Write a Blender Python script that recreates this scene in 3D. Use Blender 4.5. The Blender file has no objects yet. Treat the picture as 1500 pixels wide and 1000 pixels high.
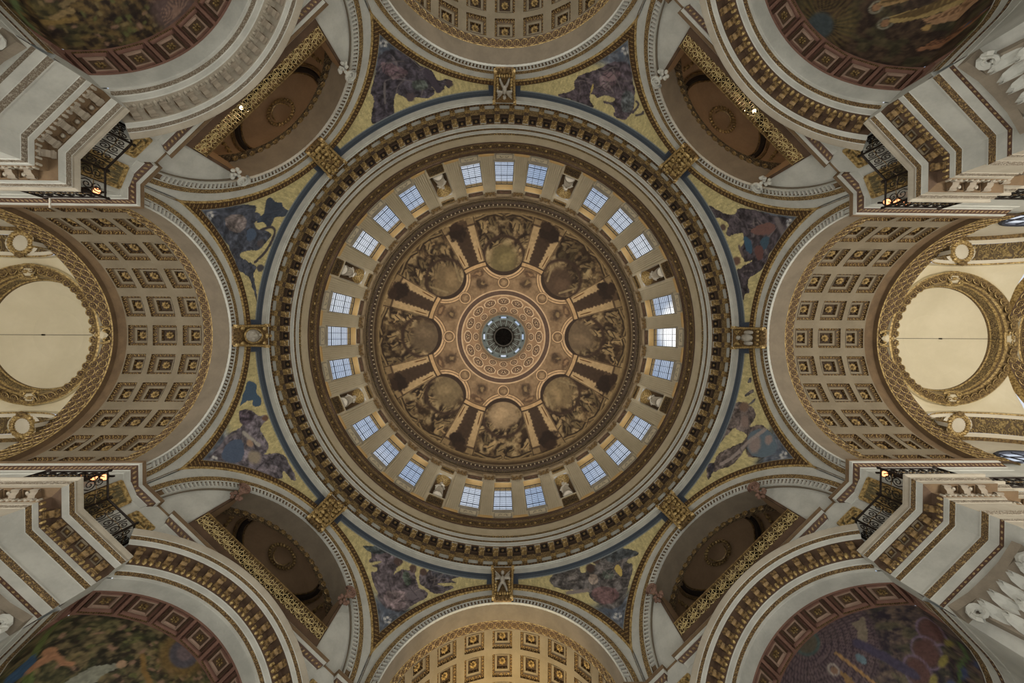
import bpy, math, random
import numpy as np
from mathutils import Matrix, Vector

random.seed(7)
rng = np.random.default_rng(7)
PI = math.pi
scene = bpy.context.scene
COL = scene.collection

# ------------------------------------------------------------------ camera
TX, TY, RO, FPX = .0222, .0122, -.004, 560.0
fw = Vector((TX, TY, 1)).normalized()
rt = Vector((math.cos(RO), math.sin(RO), 0)); rt = (rt - fw * rt.dot(fw)).normalized()
dn = fw.cross(rt)
cam_d = bpy.data.cameras.new('camera')
cam_d.sensor_width = 36.0
cam_d.lens = FPX * 36.0 / 1500.0
cam_d.clip_start = .1; cam_d.clip_end = 400
cam = bpy.data.objects.new('camera', cam_d); COL.objects.link(cam)
m4 = Matrix((( rt.x, -dn.x, -fw.x, 0), (rt.y, -dn.y, -fw.y, 0), (rt.z, -dn.z, -fw.z, 0), (0, 0, 0, 1)))
cam.matrix_world = m4
scene.camera = cam

# ------------------------------------------------------------------ view, world, lights
vs = scene.view_settings
vs.view_transform = 'Standard'; vs.look = 'None'; vs.gamma = 1; vs.use_curve_mapping = False
vs.exposure = 0.0
scene.cycles.max_bounces = 6
scene.cycles.diffuse_bounces = 4
scene.cycles.glossy_bounces = 3
scene.cycles.transparent_max_bounces = 12
scene.cycles.caustics_reflective = False
scene.cycles.caustics_refractive = False
scene.cycles.sample_clamp_indirect = 4.0

def new_world():
    w = bpy.data.worlds.new('sky'); scene.world = w; w.use_nodes = True
    nt = w.node_tree; nt.nodes.clear()
    out = nt.nodes.new('ShaderNodeOutputWorld'); bg = nt.nodes.new('ShaderNodeBackground')
    tc = nt.nodes.new('ShaderNodeTexCoord')
    no = nt.nodes.new('ShaderNodeTexNoise'); no.inputs['Scale'].default_value = 3.0; no.inputs['Detail'].default_value = 5
    mp = nt.nodes.new('ShaderNodeMapping'); mp.inputs['Scale'].default_value = (1, 1, 2.2)
    rp = nt.nodes.new('ShaderNodeValToRGB')
    rp.color_ramp.elements[0].position = .38; rp.color_ramp.elements[0].color = (.42, .52, .70, 1)
    rp.color_ramp.elements[1].position = .62; rp.color_ramp.elements[1].color = (.80, .83, .88, 1)
    L = nt.links.new
    L(tc.outputs['Generated'], mp.inputs['Vector']); L(mp.outputs['Vector'], no.inputs['Vector'])
    L(no.outputs['Fac'], rp.inputs['Fac']); 
    dt = nt.nodes.new('ShaderNodeVectorMath'); dt.operation = 'DOT_PRODUCT'; dt.inputs[1].default_value = Vector((.455, -.02, .89)).normalized()[:]
    mr = nt.nodes.new('ShaderNodeMapRange'); mr.interpolation_type = 'SMOOTHSTEP'; mr.inputs[1].default_value = .9955; mr.inputs[2].default_value = .9985
    mx = nt.nodes.new('ShaderNodeMix'); mx.data_type = 'RGBA'; mx.inputs[7].default_value = (2.2, 2.15, 2.05, 1)      # the sun behind thin cloud
    L(tc.outputs['Generated'], dt.inputs[0]); L(dt.outputs['Value'], mr.inputs[0]); L(mr.outputs[0], mx.inputs[0]); L(rp.outputs['Color'], mx.inputs[6]); L(mx.outputs[2], bg.inputs['Color'])

    bg.inputs['Strength'].default_value = 1.0
    L(bg.outputs['Background'], out.inputs['Surface'])
new_world()

def light(name, kind, loc, energy, color=(1, 1, 1), size=1.0, target=None, size_y=None, radius=.2, spread=None, spot=None):
    d = bpy.data.lights.new(name, kind); d.energy = energy; d.color = color
    if kind == 'AREA':
        d.size = size
        if size_y: d.shape = 'RECTANGLE'; d.size_y = size_y
        else: d.shape = 'DISK'
        if spread: d.spread = spread
    elif kind in ('POINT', 'SPOT'):
        d.shadow_soft_size = radius
        if spot: d.spot_size = spot; d.spot_blend = .6
    o = bpy.data.objects.new(name, d); COL.objects.link(o); o.location = loc
    if target is not None:
        o.rotation_euler = (Vector(target) - Vector(loc)).to_track_quat('-Z', 'Y').to_euler()
    return o

WARM = (1.0, .90, .76); DAY = (1.0, .97, .92)
# unseen fill lamps added low in the crossing and the four arms
light('crossing_fill', 'AREA', (0, 0, -1.2), 2750, DAY, 20, (0, 0, 30))
for a in range(4):
    c, s = math.cos(a * PI / 2), math.sin(a * PI / 2)
    light('arm_side_fill', 'AREA', (24 * c, 24 * s, 6), 1500, DAY, 8, (0, 0, 20))  # added side fill, no window stands there
    light('arm_floor_fill', 'AREA', ((30 if a % 2 == 0 else 22) * c, (30 if a % 2 == 0 else 22) * s, -.5), (2600, 150, 1300, 350)[a], WARM, 7, (30 * c, 30 * s, 30))  # added fill that brightens the arm's vault from below
# uplighters standing on the gallery behind its cornice, washing the drum and the inner dome
for a in range(8):
    c, s = math.cos((a + .5) * PI / 4), math.sin((a + .5) * PI / 4)
    light('gallery_uplighter', 'AREA', (16.2 * c, 16.2 * s, 30.6), 400, (1, .96, .91), 1.4, (-6 * c, -6 * s, 56), spread=1.7)
light('lantern_fill', 'POINT', (0, 0, 75.5), 150, (1.0, .94, .86), radius=1.0)  # point lamp added inside the lantern to brighten it
light('south_vault_lamp', 'AREA', (0, 23.4, 14), 420, (1, .70, .25), 2.0, (0, 23.0, 24), spread=1.75)
for a in (0, PI):      # daylight outside the clerestory windows of the first bays
    for q in (-1, 1):
        light('clerestory_daylight', 'AREA', (29 * math.cos(a), q * 8.2, 19.5), 420 if a == 0 else 170, (1, .98, .95), 4.5, (29 * math.cos(a), 0, 22))

# ------------------------------------------------------------------ materials
def lin(c):
    return tuple(((v / 255.0) / 12.92 if v / 255.0 <= .04045 else ((v / 255.0 + .055) / 1.055) ** 2.4) for v in c)

class NT:
    """a short-hand for building one material's nodes"""
    def __init__(s, name):
        s.m = bpy.data.materials.new(name); s.m.use_nodes = True
        s.t = s.m.node_tree; s.t.nodes.clear()
        s.out = s.t.nodes.new('ShaderNodeOutputMaterial'); s.b = s.t.nodes.new('ShaderNodeBsdfPrincipled')
        s.t.links.new(s.b.outputs[0], s.out.inputs['Surface'])
        s.b.inputs['Roughness'].default_value = .75
        s.b.inputs['Specular IOR Level'].default_value = .25
    def n(s, kind): return s.t.nodes.new(kind)
    def l(s, a, b): s.t.links.new(a, b)
    def put(s, inp, v):
        if hasattr(v, 'is_output'): s.l(v, inp)
        else: inp.default_value = v
    def math(s, op, a, b=0.0, c=0.0):
        n = s.n('ShaderNodeMath'); n.operation = op
        for i, v in enumerate((a, b, c)): s.put(n.inputs[i], v)
        return n.outputs[0]
    def uv(s):
        n = s.n('ShaderNodeUVMap'); n.uv_map = 'UVMap'
        x = s.n('ShaderNodeSeparateXYZ'); s.l(n.outputs[0], x.inputs[0]); return x.outputs[0], x.outputs[1], n.outputs[0]
    def obj(s): return s.n('ShaderNodeTexCoord').outputs['Object']
    def noise(s, scale, detail=4, vec=None, rough=.55):
        n = s.n('ShaderNodeTexNoise'); n.inputs['Scale'].default_value = scale; n.inputs['Detail'].default_value = detail
        n.inputs['Roughness'].default_value = rough
        s.l(vec if vec is not None else s.obj(), n.inputs['Vector']); return n.outputs['Fac']
    def mix(s, f, a, b):
        n = s.n('ShaderNodeMix'); n.data_type = 'RGBA'; s.put(n.inputs[0], f)
        for i, v in ((6, a), (7, b)):
            if hasattr(v, 'is_output'): s.l(v, n.inputs[i])
            else: n.inputs[i].default_value = (*v, 1)
        return n.outputs[2]
    def ramp(s, f, a, b):
        n = s.n('ShaderNodeMapRange'); n.interpolation_type = 'SMOOTHSTEP'
        s.put(n.inputs[0], f); n.inputs[1].default_value = a; n.inputs[2].default_value = b; return n.outputs[0]
    def bump(s, h, strength=.4, dist=.05):
        n = s.n('ShaderNodeBump'); n.inputs['Strength'].default_value = strength; n.inputs['Distance'].default_value = dist
        s.l(h, n.inputs['Height']); s.l(n.outputs[0], s.b.inputs['Normal'])
    def done(s, col, rough=.75, metal=0.0):
        s.put(s.b.inputs['Base Color'], col if hasattr(col, 'is_output') else (*col, 1))
        s.put(s.b.inputs['Roughness'], rough); s.put(s.b.inputs['Metallic'], metal); return s.m

def stone(name, a, b, scale=1.2, bump=.15, rough=.8):
    n = NT(name); f = n.noise(scale, 6); g = n.noise(scale * 9, 3)
    f2 = n.math('ADD', n.math('MULTIPLY', f, .8), n.math('MULTIPLY', g, .2))
    n.bump(g, bump, .02); return n.done(n.mix(n.ramp(f2, .3, .7), lin(a), lin(b)), rough)

def ornament(name, ground, gold, pitch, kind, metal=.35, bump=.7, rough=.45):
    """a carved and gilt running band: u runs along it in metres, v across it from 0 to 1"""
    n = NT(name); u, v, _ = n.uv()
    cu = n.math('FRACT', n.math('DIVIDE', u, pitch))
    x = n.math('MULTIPLY', n.math('ABSOLUTE', n.math('SUBTRACT', cu, .5)), 2.0)     # 0 in the cell's middle, 1 at its edge
    y = n.math('MULTIPLY', n.math('SUBTRACT', v, .5), 2.0)
    if kind == 'bead':
        d = n.math('SQRT', n.math('ADD', n.math('MULTIPLY', x, x), n.math('MULTIPLY', y, y)))
        h = n.ramp(d, .95, .45)
    elif kind == 'dot':
        d = n.math('SQRT', n.math('ADD', n.math('MULTIPLY', x, x), n.math('MULTIPLY', y, y)))
        h = n.ramp(d, .62, .42)
    elif kind == 'leaf':
        h = n.ramp(n.math('ADD', x, n.math('MULTIPLY', v, .85)), 1.0, .55)
    elif kind == 'egg':
        d = n.math('SQRT', n.math('ADD', n.math('MULTIPLY', n.math('MULTIPLY', x, x), 2.2), n.math('MULTIPLY', y, y)))
        h = n.math('MAXIMUM', n.ramp(d, .9, .5), n.ramp(x, .9, .97))
    elif kind == 'ring':
        d = n.math('SQRT', n.math('ADD', n.math('MULTIPLY', x, x), n.math('MULTIPLY', y, y)))
        h = n.math('MAXIMUM', n.ramp(n.math('ABSOLUTE', n.math('SUBTRACT', d, .75)), .22, .08), n.ramp(d, .35, .15))
    else:   # scroll
        vo = n.n('ShaderNodeTexVoronoi'); vo.feature = 'SMOOTH_F1'
        cx = n.n('ShaderNodeCombineXYZ'); n.l(n.math('DIVIDE', u, pitch), cx.inputs[0]); n.l(n.math('MULTIPLY', v, 1.6), cx.inputs[1])
        vo.inputs['Scale'].default_value = 2.2; n.l(cx.outputs[0], vo.inputs['Vector'])
        wv = n.math('SINE', n.math('MULTIPLY', vo.outputs['Distance'], 20.0))
        h = n.ramp(wv, -.3, .5)
    no = n.noise(14, 3)
    hh = n.math('MULTIPLY', h, n.ramp(no, .25, .6))
    n.bump(hh, bump, .06)
    n.done(n.mix(hh, lin(ground), lin(gold)), rough, n.math('MULTIPLY', hh, metal)); return n.m

def painted(name, rough=.8, grain=30, amount=.2):
    n = NT(name); a = n.n('ShaderNodeAttribute'); a.attribute_name = 'col'
    g = n.noise(grain, 2); n.bump(g, amount, .01)
    n.done(a.outputs['Color'], rough); return n.m

M = {}
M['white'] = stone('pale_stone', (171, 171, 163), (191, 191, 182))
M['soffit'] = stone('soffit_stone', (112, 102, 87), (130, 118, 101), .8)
M['beige'] = stone('drum_stone', (192, 180, 152), (206, 194, 166))
M['grey'] = stone('grey_stone', (150, 142, 126), (166, 158, 142))
M['umber'] = stone('umber_stone', (96, 78, 58), (116, 95, 70), 1.5)
M['cream'] = stone('cream_plaster', (208, 197, 168), (216, 206, 179), .5, .05)
M['greybrown2'] = stone('dentil_stone', (146, 130, 104), (162, 146, 118), 2)
M['umber2'] = stone('drum_cornice_stone', (116, 100, 76), (134, 116, 90), 1.5)
M['brown'] = stone('brown_wood_tone', (78, 62, 48), (96, 76, 60), 2)
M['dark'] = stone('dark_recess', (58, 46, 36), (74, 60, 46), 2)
M['black'] = stone('deep_recess', (34, 28, 24), (44, 36, 30), 2)
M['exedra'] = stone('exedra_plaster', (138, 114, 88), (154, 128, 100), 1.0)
M['vaultmid'] = stone('coffer_frame_stone', (118, 104, 82), (136, 120, 96), 1.5)
M['blue'] = stone('blue_mosaic_border', (62, 76, 92), (78, 92, 106), 6, .3, .5)
M['pinklight'] = stone('pale_pink_stone', (142, 118, 102), (160, 136, 118), 2)
M['greybrown'] = stone('greybrown_stone', (122, 112, 98), (142, 132, 116), 2)
M['floor'] = stone('floor_marble', (150, 142, 128), (176, 168, 152), .6, .05, .4)
M['pink'] = stone('pink_stone', (118, 88, 76), (136, 102, 88), 2)
def gilt(name, a, b, metal=.45, rough=.42):
    n = NT(name); f = n.noise(9, 4); n.bump(n.noise(22, 3), .35, .03)
    return n.done(n.mix(n.ramp(f, .35, .65), lin(a), lin(b)), rough, metal)
M['gilt'] = gilt('gilding', (122, 98, 60), (196, 170, 114), .25)
M['giltdark'] = gilt('worn_gilding', (84, 66, 44), (142, 118, 76), .2)
M['giltdull'] = gilt('tarnished_gilding', (80, 63, 44), (138, 112, 72), .15)
M['railgilt'] = gilt('rail_gilding', (158, 138, 92), (208, 188, 134), .15)
M['giltmid'] = gilt('dull_gilding', (98, 78, 50), (166, 140, 90), .2)
M['statue'] = stone('statue_plaster', (198, 190, 172), (214, 206, 190), 3)
M['iron'] = gilt('wrought_iron', (34, 28, 26), (52, 44, 38), .5, .5)
M['lead'] = stone('glazing_bar', (44, 46, 54), (56, 58, 66), 3)
M['reveal'] = stone('warm_lit_stone', (206, 170, 112), (216, 182, 126))  # warm light on window heads and pilaster bases, put into the colour
M['leaf_white'] = ornament('pale_leaf_carving', (112, 100, 84), (158, 150, 134), .2, 'scroll', 0)
M['leaf'] = ornament('gilt_leaf_carving', (84, 66, 46), (160, 134, 90), .2, 'scroll', .2)
M['bead'] = ornament('gilt_bead_carving', (96, 76, 52), (186, 160, 108), .16, 'scroll', .2)
M['egg'] = ornament('gilt_egg_and_dart', (66, 48, 34), (158, 130, 82), .24, 'egg', .2)
M['ring'] = ornament('gilt_ring_carving', (80, 62, 42), (176, 148, 96), .42, 'ring', .2)
M['scroll'] = ornament('gilt_scroll_carving', (92, 76, 54), (168, 146, 98), .32, 'scroll', .2)
M['scrolldark'] = ornament('dim_scroll_carving', (58, 47, 36), (112, 94, 64), .36, 'scroll', .1)
M['redbead'] = ornament('red_ground_bead', (84, 62, 50), (176, 150, 108), .2, 'dot', .2)
M['pinkscroll'] = ornament('pink_ground_carving', (104, 80, 68), (150, 122, 94), .2, 'leaf', .1)
M['guilloche'] = ornament('dark_guilloche', (66, 52, 38), (150, 126, 84), .34, 'scroll', .2)
M['panelgold'] = ornament('gold_panel_carving', (92, 84, 62), (142, 126, 88), .34, 'scroll', .1)
M['fresco'] = painted('fresco_paint', .85, 8, .1)
M['mosaic'] = painted('mosaic_tesserae', .55, 26, .35)
def glass():
    n = NT('window_glass'); t = n.n('ShaderNodeBsdfTransparent'); t.inputs[0].default_value = (.93, .95, .97, 1)
    g = n.n('ShaderNodeBsdfGlossy'); g.inputs['Roughness'].default_value = .1
    mx = n.n('ShaderNodeMixShader'); mx.inputs[0].default_value = .06
    n.l(t.outputs[0], mx.inputs[1]); n.l(g.outputs[0], mx.inputs[2]); n.l(mx.outputs[0], n.out.inputs['Surface']); return n.m
M['glass'] = glass()
def glow(name, col, strength):
    n = NT(name); n.b.inputs['Emission Color'].default_value = (*col, 1); n.b.inputs['Emission Strength'].default_value = strength
    n.done((.8, .6, .4)); return n.m
M['bulb'] = glow('lamp_glow', (1.0, .72, .40), 30)
M['bulb2'] = glow('flood_glow', (1.0, .36, .14), 2.2)

# ------------------------------------------------------------------ mesh building
class MB:
    def __init__(s): s.v = []; s.f = []; s.mi = []; s.uv = []
    def quad(s, a, b, c, d, m=0, uv=None):
        i = len(s.v); s.v += [tuple(a), tuple(b), tuple(c), tuple(d)]; s.f.append((i, i + 1, i + 2, i + 3)); s.mi.append(m)
        s.uv += list(uv) if uv else [(0, 0), (1, 0), (1, 1), (0, 1)]
    def poly(s, pts, m=0):
        i = len(s.v); s.v += [tuple(p) for p in pts]; s.f.append(tuple(range(i, i + len(pts)))); s.mi.append(m)
        s.uv += [(p[0], p[2]) for p in pts]
    def grid(s, P, m=0, U=None, V=None):
        """P[i][j] points; its own shared vertices"""
        nu, nv = len(P), len(P[0]); b = len(s.v)
        for r in P: s.v += [tuple(p) for p in r]
        for i in range(nu - 1):
            for j in range(nv - 1):
                s.f.append((b + i * nv + j, b + (i + 1) * nv + j, b + (i + 1) * nv + j + 1, b + i * nv + j + 1)); s.mi.append(m)
                u0, u1 = (U[i], U[i + 1]) if U is not None else (i, i + 1)
                v0, v1 = (V[j], V[j + 1]) if V is not None else (j / (nv - 1), (j + 1) / (nv - 1))
                s.uv += [(u0, v0), (u1, v0), (u1, v1), (u0, v1)]
    def strip(s, A, B, m=0, U=None):
        s.grid([[a, b] for a, b in zip(A, B)], m, U)
    def box(s, c, sz, m=0, R=None):
        x, y, z = (q / 2 for q in sz)
        p = [Vector((sx * x, sy * y, sz_ * z)) for sx in (-1, 1) for sy in (-1, 1) for sz_ in (-1, 1)]
        if R is not None: p = [R @ q for q in p]
        p = [q + Vector(c) for q in p]; i = len(s.v); s.v += [tuple(q) for q in p]
        for f in ((0, 1, 3, 2), (4, 6, 7, 5), (0, 4, 5, 1), (2, 3, 7, 6), (0, 2, 6, 4), (1, 5, 7, 3)):
            s.f.append(tuple(i + k for k in f)); s.mi.append(m); s.uv += [(0, 0), (1, 0), (1, 1), (0, 1)]
    def blob(s, c, r, m=0, R=None, nu=6, nv=4):
        """a low ellipsoid"""
        i = len(s.v); c = Vector(c); pts = []
        for a in range(1, nv):
            th = PI * a / nv
            for b_ in range(nu):
                ph = 2 * PI * b_ / nu
                pts.append(Vector((r[0] * math.sin(th) * math.cos(ph), r[1] * math.sin(th) * math.sin(ph), r[2] * math.cos(th))))
        pts += [Vector((0, 0, r[2])), Vector((0, 0, -r[2]))]
        if R is not None: pts = [R @ q for q in pts]
        s.v += [tuple(q + c) for q in pts]; top = i + len(pts) - 2; bot = top + 1
        for a in range(nv - 2):
            for b_ in range(nu):
                k = i + a * nu; s.f.append((k + b_, k + (b_ + 1) % nu, k + nu + (b_ + 1) % nu, k + nu + b_)); s.mi.append(m); s.uv += [(0, 0), (1, 0), (1, 1), (0, 1)]
        for b_ in range(nu):
            s.f.append((top, i + (b_ + 1) % nu, i + b_)); s.mi.append(m); s.uv += [(0, 0), (1, 0), (1, 1)]
            k = i + (nv - 2) * nu; s.f.append((bot, k + b_, k + (b_ + 1) % nu)); s.mi.append(m); s.uv += [(0, 0), (1, 0), (1, 1)]
    def tube(s, pts, r, m=0, sides=5, closed=False):
        pts = [Vector(p) for p in pts]; n = len(pts); rr = r if hasattr(r, '__len__') else [r] * n; rings = []
        up = Vector((.13, .21, .97))
        for i, p in enumerate(pts):
            a = pts[(i - 1) % n] if closed or i else p; b = pts[(i + 1) % n] if closed or i < n - 1 else p
            d = (b - a).normalized(); x = d.cross(up)
            if x.length < 1e-3: x = d.cross(Vector((1, 0, 0)))
            x.normalize(); y = d.cross(x)
            rings.append([p + (x * math.cos(2 * PI * k / sides) + y * math.sin(2 * PI * k / sides)) * rr[i] for k in range(sides)])
        b0 = len(s.v)
        for q in rings: s.v += [tuple(p) for p in q]
        for i in range(n if closed else n - 1):
            j = (i + 1) % n
            for k in range(sides):
                s.f.append((b0 + i * sides + k, b0 + i * sides + (k + 1) % sides, b0 + j * sides + (k + 1) % sides, b0 + j * sides + k)); s.mi.append(m)
                s.uv += [(0, 0), (1, 0), (1, 1), (0, 1)]
    def mesh(s, name, mats, smooth=False):
        me = bpy.data.meshes.new(name); me.from_pydata(s.v, [], s.f)
        for k in mats: me.materials.append(M[k])
        me.polygons.foreach_set('material_index', np.array(s.mi, dtype=np.int32))
        ul = me.uv_layers.new(name='UVMap'); ul.data.foreach_set('uv', np.array(s.uv, dtype=np.float32).ravel())
        if smooth: me.polygons.foreach_set('use_smooth', np.ones(len(s.f), dtype=bool))
        me.update(); return me

def link(name, me, parent=None, mat=None, **props):
    o = bpy.data.objects.new(name, me); COL.objects.link(o)
    if parent is not None: o.parent = parent
    if mat is not None:
        if parent is not None: o.matrix_local = mat
        else: o.matrix_world = mat
    for k, v in props.items(): o[k] = v
    return o
def struct(name, me, mat=None): return link(name, me, None, mat, kind='structure')
def empty(name, mat=None, **props):
    o = bpy.data.objects.new(name, None); COL.objects.link(o); o.empty_display_size = .2
    if mat is not None: o.matrix_world = mat
    for k, v in props.items(): o[k] = v
    return o
def RZ(deg): return Matrix.Rotation(math.radians(deg), 4, 'Z')
def T(x, y, z): return Matrix.Translation((x, y, z))

def lathe(mb, prof, mats, seg=256, a0=0.0, a1=360.0):
    """prof: (R, h); one material index per step of the profile"""
    an = [math.radians(a0 + (a1 - a0) * i / seg) for i in range(seg + 1)]
    for j in range(len(prof) - 1):
        (r0, h0), (r1, h1) = prof[j], prof[j + 1]; U = [a * (r0 + r1) / 2 for a in an]
        mb.strip([(r0 * math.cos(a), r0 * math.sin(a), h0) for a in an], [(r1 * math.cos(a), r1 * math.sin(a), h1) for a in an], mats[j], U)
def arcsweep(mb, hc, prof, mats, seg=72, a0=-90., a1=90., clip=None, n0=0.0):
    """prof: (rho, n) swept round an arch whose axis runs along n at height hc; clip keeps |t| inside it"""
    an = [math.radians(a0 + (a1 - a0) * i / seg) for i in range(seg + 1)]
    def P(a, p):
        r = p[0]
        if clip and abs(math.sin(a)) * r > clip: r = clip / abs(math.sin(a))
        return (p[1] + n0, r * math.sin(a), hc + r * math.cos(a))
    for j in range(len(prof) - 1):
        U = [a * (prof[j][0] + prof[j + 1][0]) / 2 for a in an]
        mb.strip([P(a, prof[j]) for a in an], [P(a, prof[j + 1]) for a in an], mats[j], U)
def pathsweep(mb, path, side, prof, mats, only=None):
    """a moulding profile (p, h) along a plan polyline with mitred corners; side +1 / -1 says which way p projects"""
    n = len(path); nor = []
    for i in range(n - 1):
        d = Vector(path[i + 1]) - Vector(path[i]); d.normalize(); nor.append(Vector((-d.y, d.x)) * side)
    out = []
    for i in range(n):
        if i == 0: o = nor[0]
        elif i == n - 1: o = nor[-1]
        else:
            o = nor[i - 1] + nor[i]; o = o / max(.3, o.dot(nor[i]))
        out.append(o)
    U = [0.0]
    for i in range(n - 1): U.append(U[-1] + (Vector(path[i + 1]) - Vector(path[i])).length)
    P = lambda i, q: (path[i][0] + out[i].x * q[0], path[i][1] + out[i].y * q[0], q[1])
    seg = range(n) if only is None else range(only[0], only[1] + 1)
    for j in range(len(prof) - 1):
        mb.strip([P(i, prof[j]) for i in seg], [P(i, prof[j + 1]) for i in seg], mats[j], [U[i] for i in seg])
    return out, U

# ------------------------------------------------------------------ noise and painting on dense meshes
def vnoise(x, y, seed):
    xi, yi = np.floor(x).astype(np.int64), np.floor(y).astype(np.int64); fx, fy = x - xi, y - yi
    fx, fy = fx * fx * (3 - 2 * fx), fy * fy * (3 - 2 * fy)
    def hsh(a, b):
        n = (a * 374761393 + b * 668265263 + seed * 974711) & 0xffffffff
        n = ((n ^ (n >> 13)) * 1274126177) & 0xffffffff
        return ((n ^ (n >> 16)) & 0xffff) / 65535.0
    return (hsh(xi, yi) * (1 - fx) + hsh(xi + 1, yi) * fx) * (1 - fy) + (hsh(xi, yi + 1) * (1 - fx) + hsh(xi + 1, yi + 1) * fx) * fy
def fbm(x, y, seed, o=4):
    t, a, s = 0, .5, 0
    for k in range(o): t = t + a * vnoise(x * 2 ** k, y * 2 ** k, seed + k); s += a; a *= .55
    return t / s
def sstep(x, a, b):
    t = np.clip((x - a) / (b - a), 0, 1); return t * t * (3 - 2 * t)

class Paint:
    """flat paint: x, y are coordinates on the painted surface; colours are the pigments' own"""
    def __init__(s, x, y, base):
        s.x, s.y = x, y; s.c = np.empty((len(x), 3)); s.c[:] = base
    def put(s, mask, col):
        i = np.nonzero(mask > 0)[0]; m = mask[i][:, None]; s.c[i] = s.c[i] * (1 - m) + np.asarray(col, float) * m
    def near(s, x0, x1, y0, y1, wobble):
        """the points in a box, and their wavering coordinates"""
        p = wobble[0] if wobble else 0
        i = np.nonzero((s.x > x0 - p) & (s.x < x1 + p) & (s.y > y0 - p) & (s.y < y1 + p))[0]; x, y = s.x[i], s.y[i]
        if wobble:
            a, f, k = wobble; k = int(k)
            x, y = x + a * (fbm(x * f, y * f, k, 3) - .5) * 2, y + a * (fbm(x * f + 31, y * f, k + 9, 3) - .5) * 2
        return i, x, y
    def lay(s, i, m, col):
        m = m[:, None]; s.c[i] = s.c[i] * (1 - m) + np.asarray(col, float) * m
    def poly(s, pts, col, wobble=None):
        q = np.array(pts); i, x, y = s.near(q[:, 0].min(), q[:, 0].max(), q[:, 1].min(), q[:, 1].max(), wobble); ins = np.zeros(len(x), bool)
        n = len(pts)
        for k in range(n):
            (x0, y0), (x1, y1) = pts[k], pts[(k + 1) % n]
            if y0 == y1: continue
            ins ^= ((y0 > y) != (y1 > y)) & (x < (x1 - x0) * (y - y0) / (y1 - y0) + x0)
        s.lay(i, ins.astype(float), col)
    def ell(s, cx, cy, rx, ry, col, rot=0., wobble=None, ring=None, edge=.12):
        r = max(rx, ry) * (1 + edge); i, x, y = s.near(cx - r, cx + r, cy - r, cy + r, wobble); c, k = math.cos(rot), math.sin(rot)
        u, v = ((x - cx) * c + (y - cy) * k) / rx, (-(x - cx) * k + (y - cy) * c) / ry; d = np.sqrt(u * u + v * v)
        m = 1 - sstep(d, 1 - edge, 1 + edge)
        if ring: m = m * sstep(d, ring - edge, ring + edge)
        s.lay(i, m, col)
    def line(s, pts, w, col, wobble=None):
        q = np.array(pts); i, x, y = s.near(q[:, 0].min() - 1.3 * w, q[:, 0].max() + 1.3 * w, q[:, 1].min() - 1.3 * w, q[:, 1].max() + 1.3 * w, wobble); d = np.full(len(x), 1e9)
        for (x0, y0), (x1, y1) in zip(pts[:-1], pts[1:]):
            dx, dy = x1 - x0, y1 - y0; t = np.clip(((x - x0) * dx + (y - y0) * dy) / max(1e-9, dx * dx + dy * dy), 0, 1)
            d = np.minimum(d, np.hypot(x - x0 - t * dx, y - y0 - t * dy))
        s.lay(i, 1 - sstep(d, w * .7, w * 1.2), col)

def paint_mesh(name, P, cols, mat, smooth=True, closed=False):
    """P (nu, nv, 3) grid with one pigment per vertex"""
    nu, nv = P.shape[:2]; i, j = np.meshgrid(np.arange(nu if closed else nu - 1), np.arange(nv - 1), indexing='ij')
    i2 = (i + 1) % nu
    q = np.stack([i * nv + j, i2 * nv + j, i2 * nv + j + 1, i * nv + j + 1], -1).reshape(-1, 4)
    me = bpy.data.meshes.new(name); nf = len(q)
    me.vertices.add(nu * nv); me.vertices.foreach_set('co', P.reshape(-1).astype(np.float32))
    me.loops.add(nf * 4); me.loops.foreach_set('vertex_index', q.reshape(-1).astype(np.int32))
    me.polygons.add(nf); me.polygons.foreach_set('loop_start', np.arange(0, nf * 4, 4, dtype=np.int32))
    me.update(calc_edges=True)
    a = me.color_attributes.new('col', 'FLOAT_COLOR', 'POINT')
    c = np.clip(cols, 0, 255) / 255.0; c = np.where(c <= .04045, c / 12.92, ((c + .055) / 1.055) ** 2.4)
    a.data.foreach_set('color', np.concatenate([c, np.ones((len(c), 1))], 1).astype(np.float32).ravel())
    me.materials.append(M[mat])
    if smooth: me.polygons.foreach_set('use_smooth', np.ones(nf, dtype=bool))
    me.validate(); me.update(); return me

# ================================================================== floor
mb = MB(); mb.quad((-40, -40, -1.6), (40, -40, -1.6), (40, 40, -1.6), (-40, 40, -1.6))
struct('floor', mb.mesh('floor', ['floor']))
_trim = [0]
def trim(me, mat=None):
    _trim[0] += 1; return struct('trim_%d' % _trim[0], me, mat)

SIDES = ['east', 'southeast', 'south', 'southwest', 'west', 'northwest', 'north', 'northeast']
WHERE = ['right-hand', 'lower right', 'lower', 'lower left', 'left-hand', 'upper left', 'upper', 'upper right']

# ================================================================== whispering gallery ring
mb = MB()
prof = [(17.02, 27.25), (17.0, 27.75), (16.95, 27.76), (16.95, 27.84), (16.86, 27.86), (16.86, 28.10), (17.0, 28.14), (17.0, 28.72), (16.9, 28.74),
        (16.84, 28.92), (16.74, 28.95), (16.7, 29.12), (16.62, 29.15), (16.08, 29.15), (16.06, 29.18), (16.03, 29.48), (15.99, 29.5), (15.97, 29.74),
        (15.95, 29.76), (15.93, 30.03), (15.9, 30.05), (15.88, 30.3), (15.92, 30.36), (17.05, 30.36)]
mt = [0, 0, 0, 0, 1, 0, 0, 2, 2, 2, 3, 3, 2, 0, 0, 0, 4, 0, 0, 0, 5, 0, 0]
lathe(mb, prof, mt, 256)
gal = trim(mb.mesh('gallery_cornice', ['white', 'egg', 'bead', 'dark', 'leaf', 'scroll']))
mb = MB()   # console bracket, local x = radius
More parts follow.
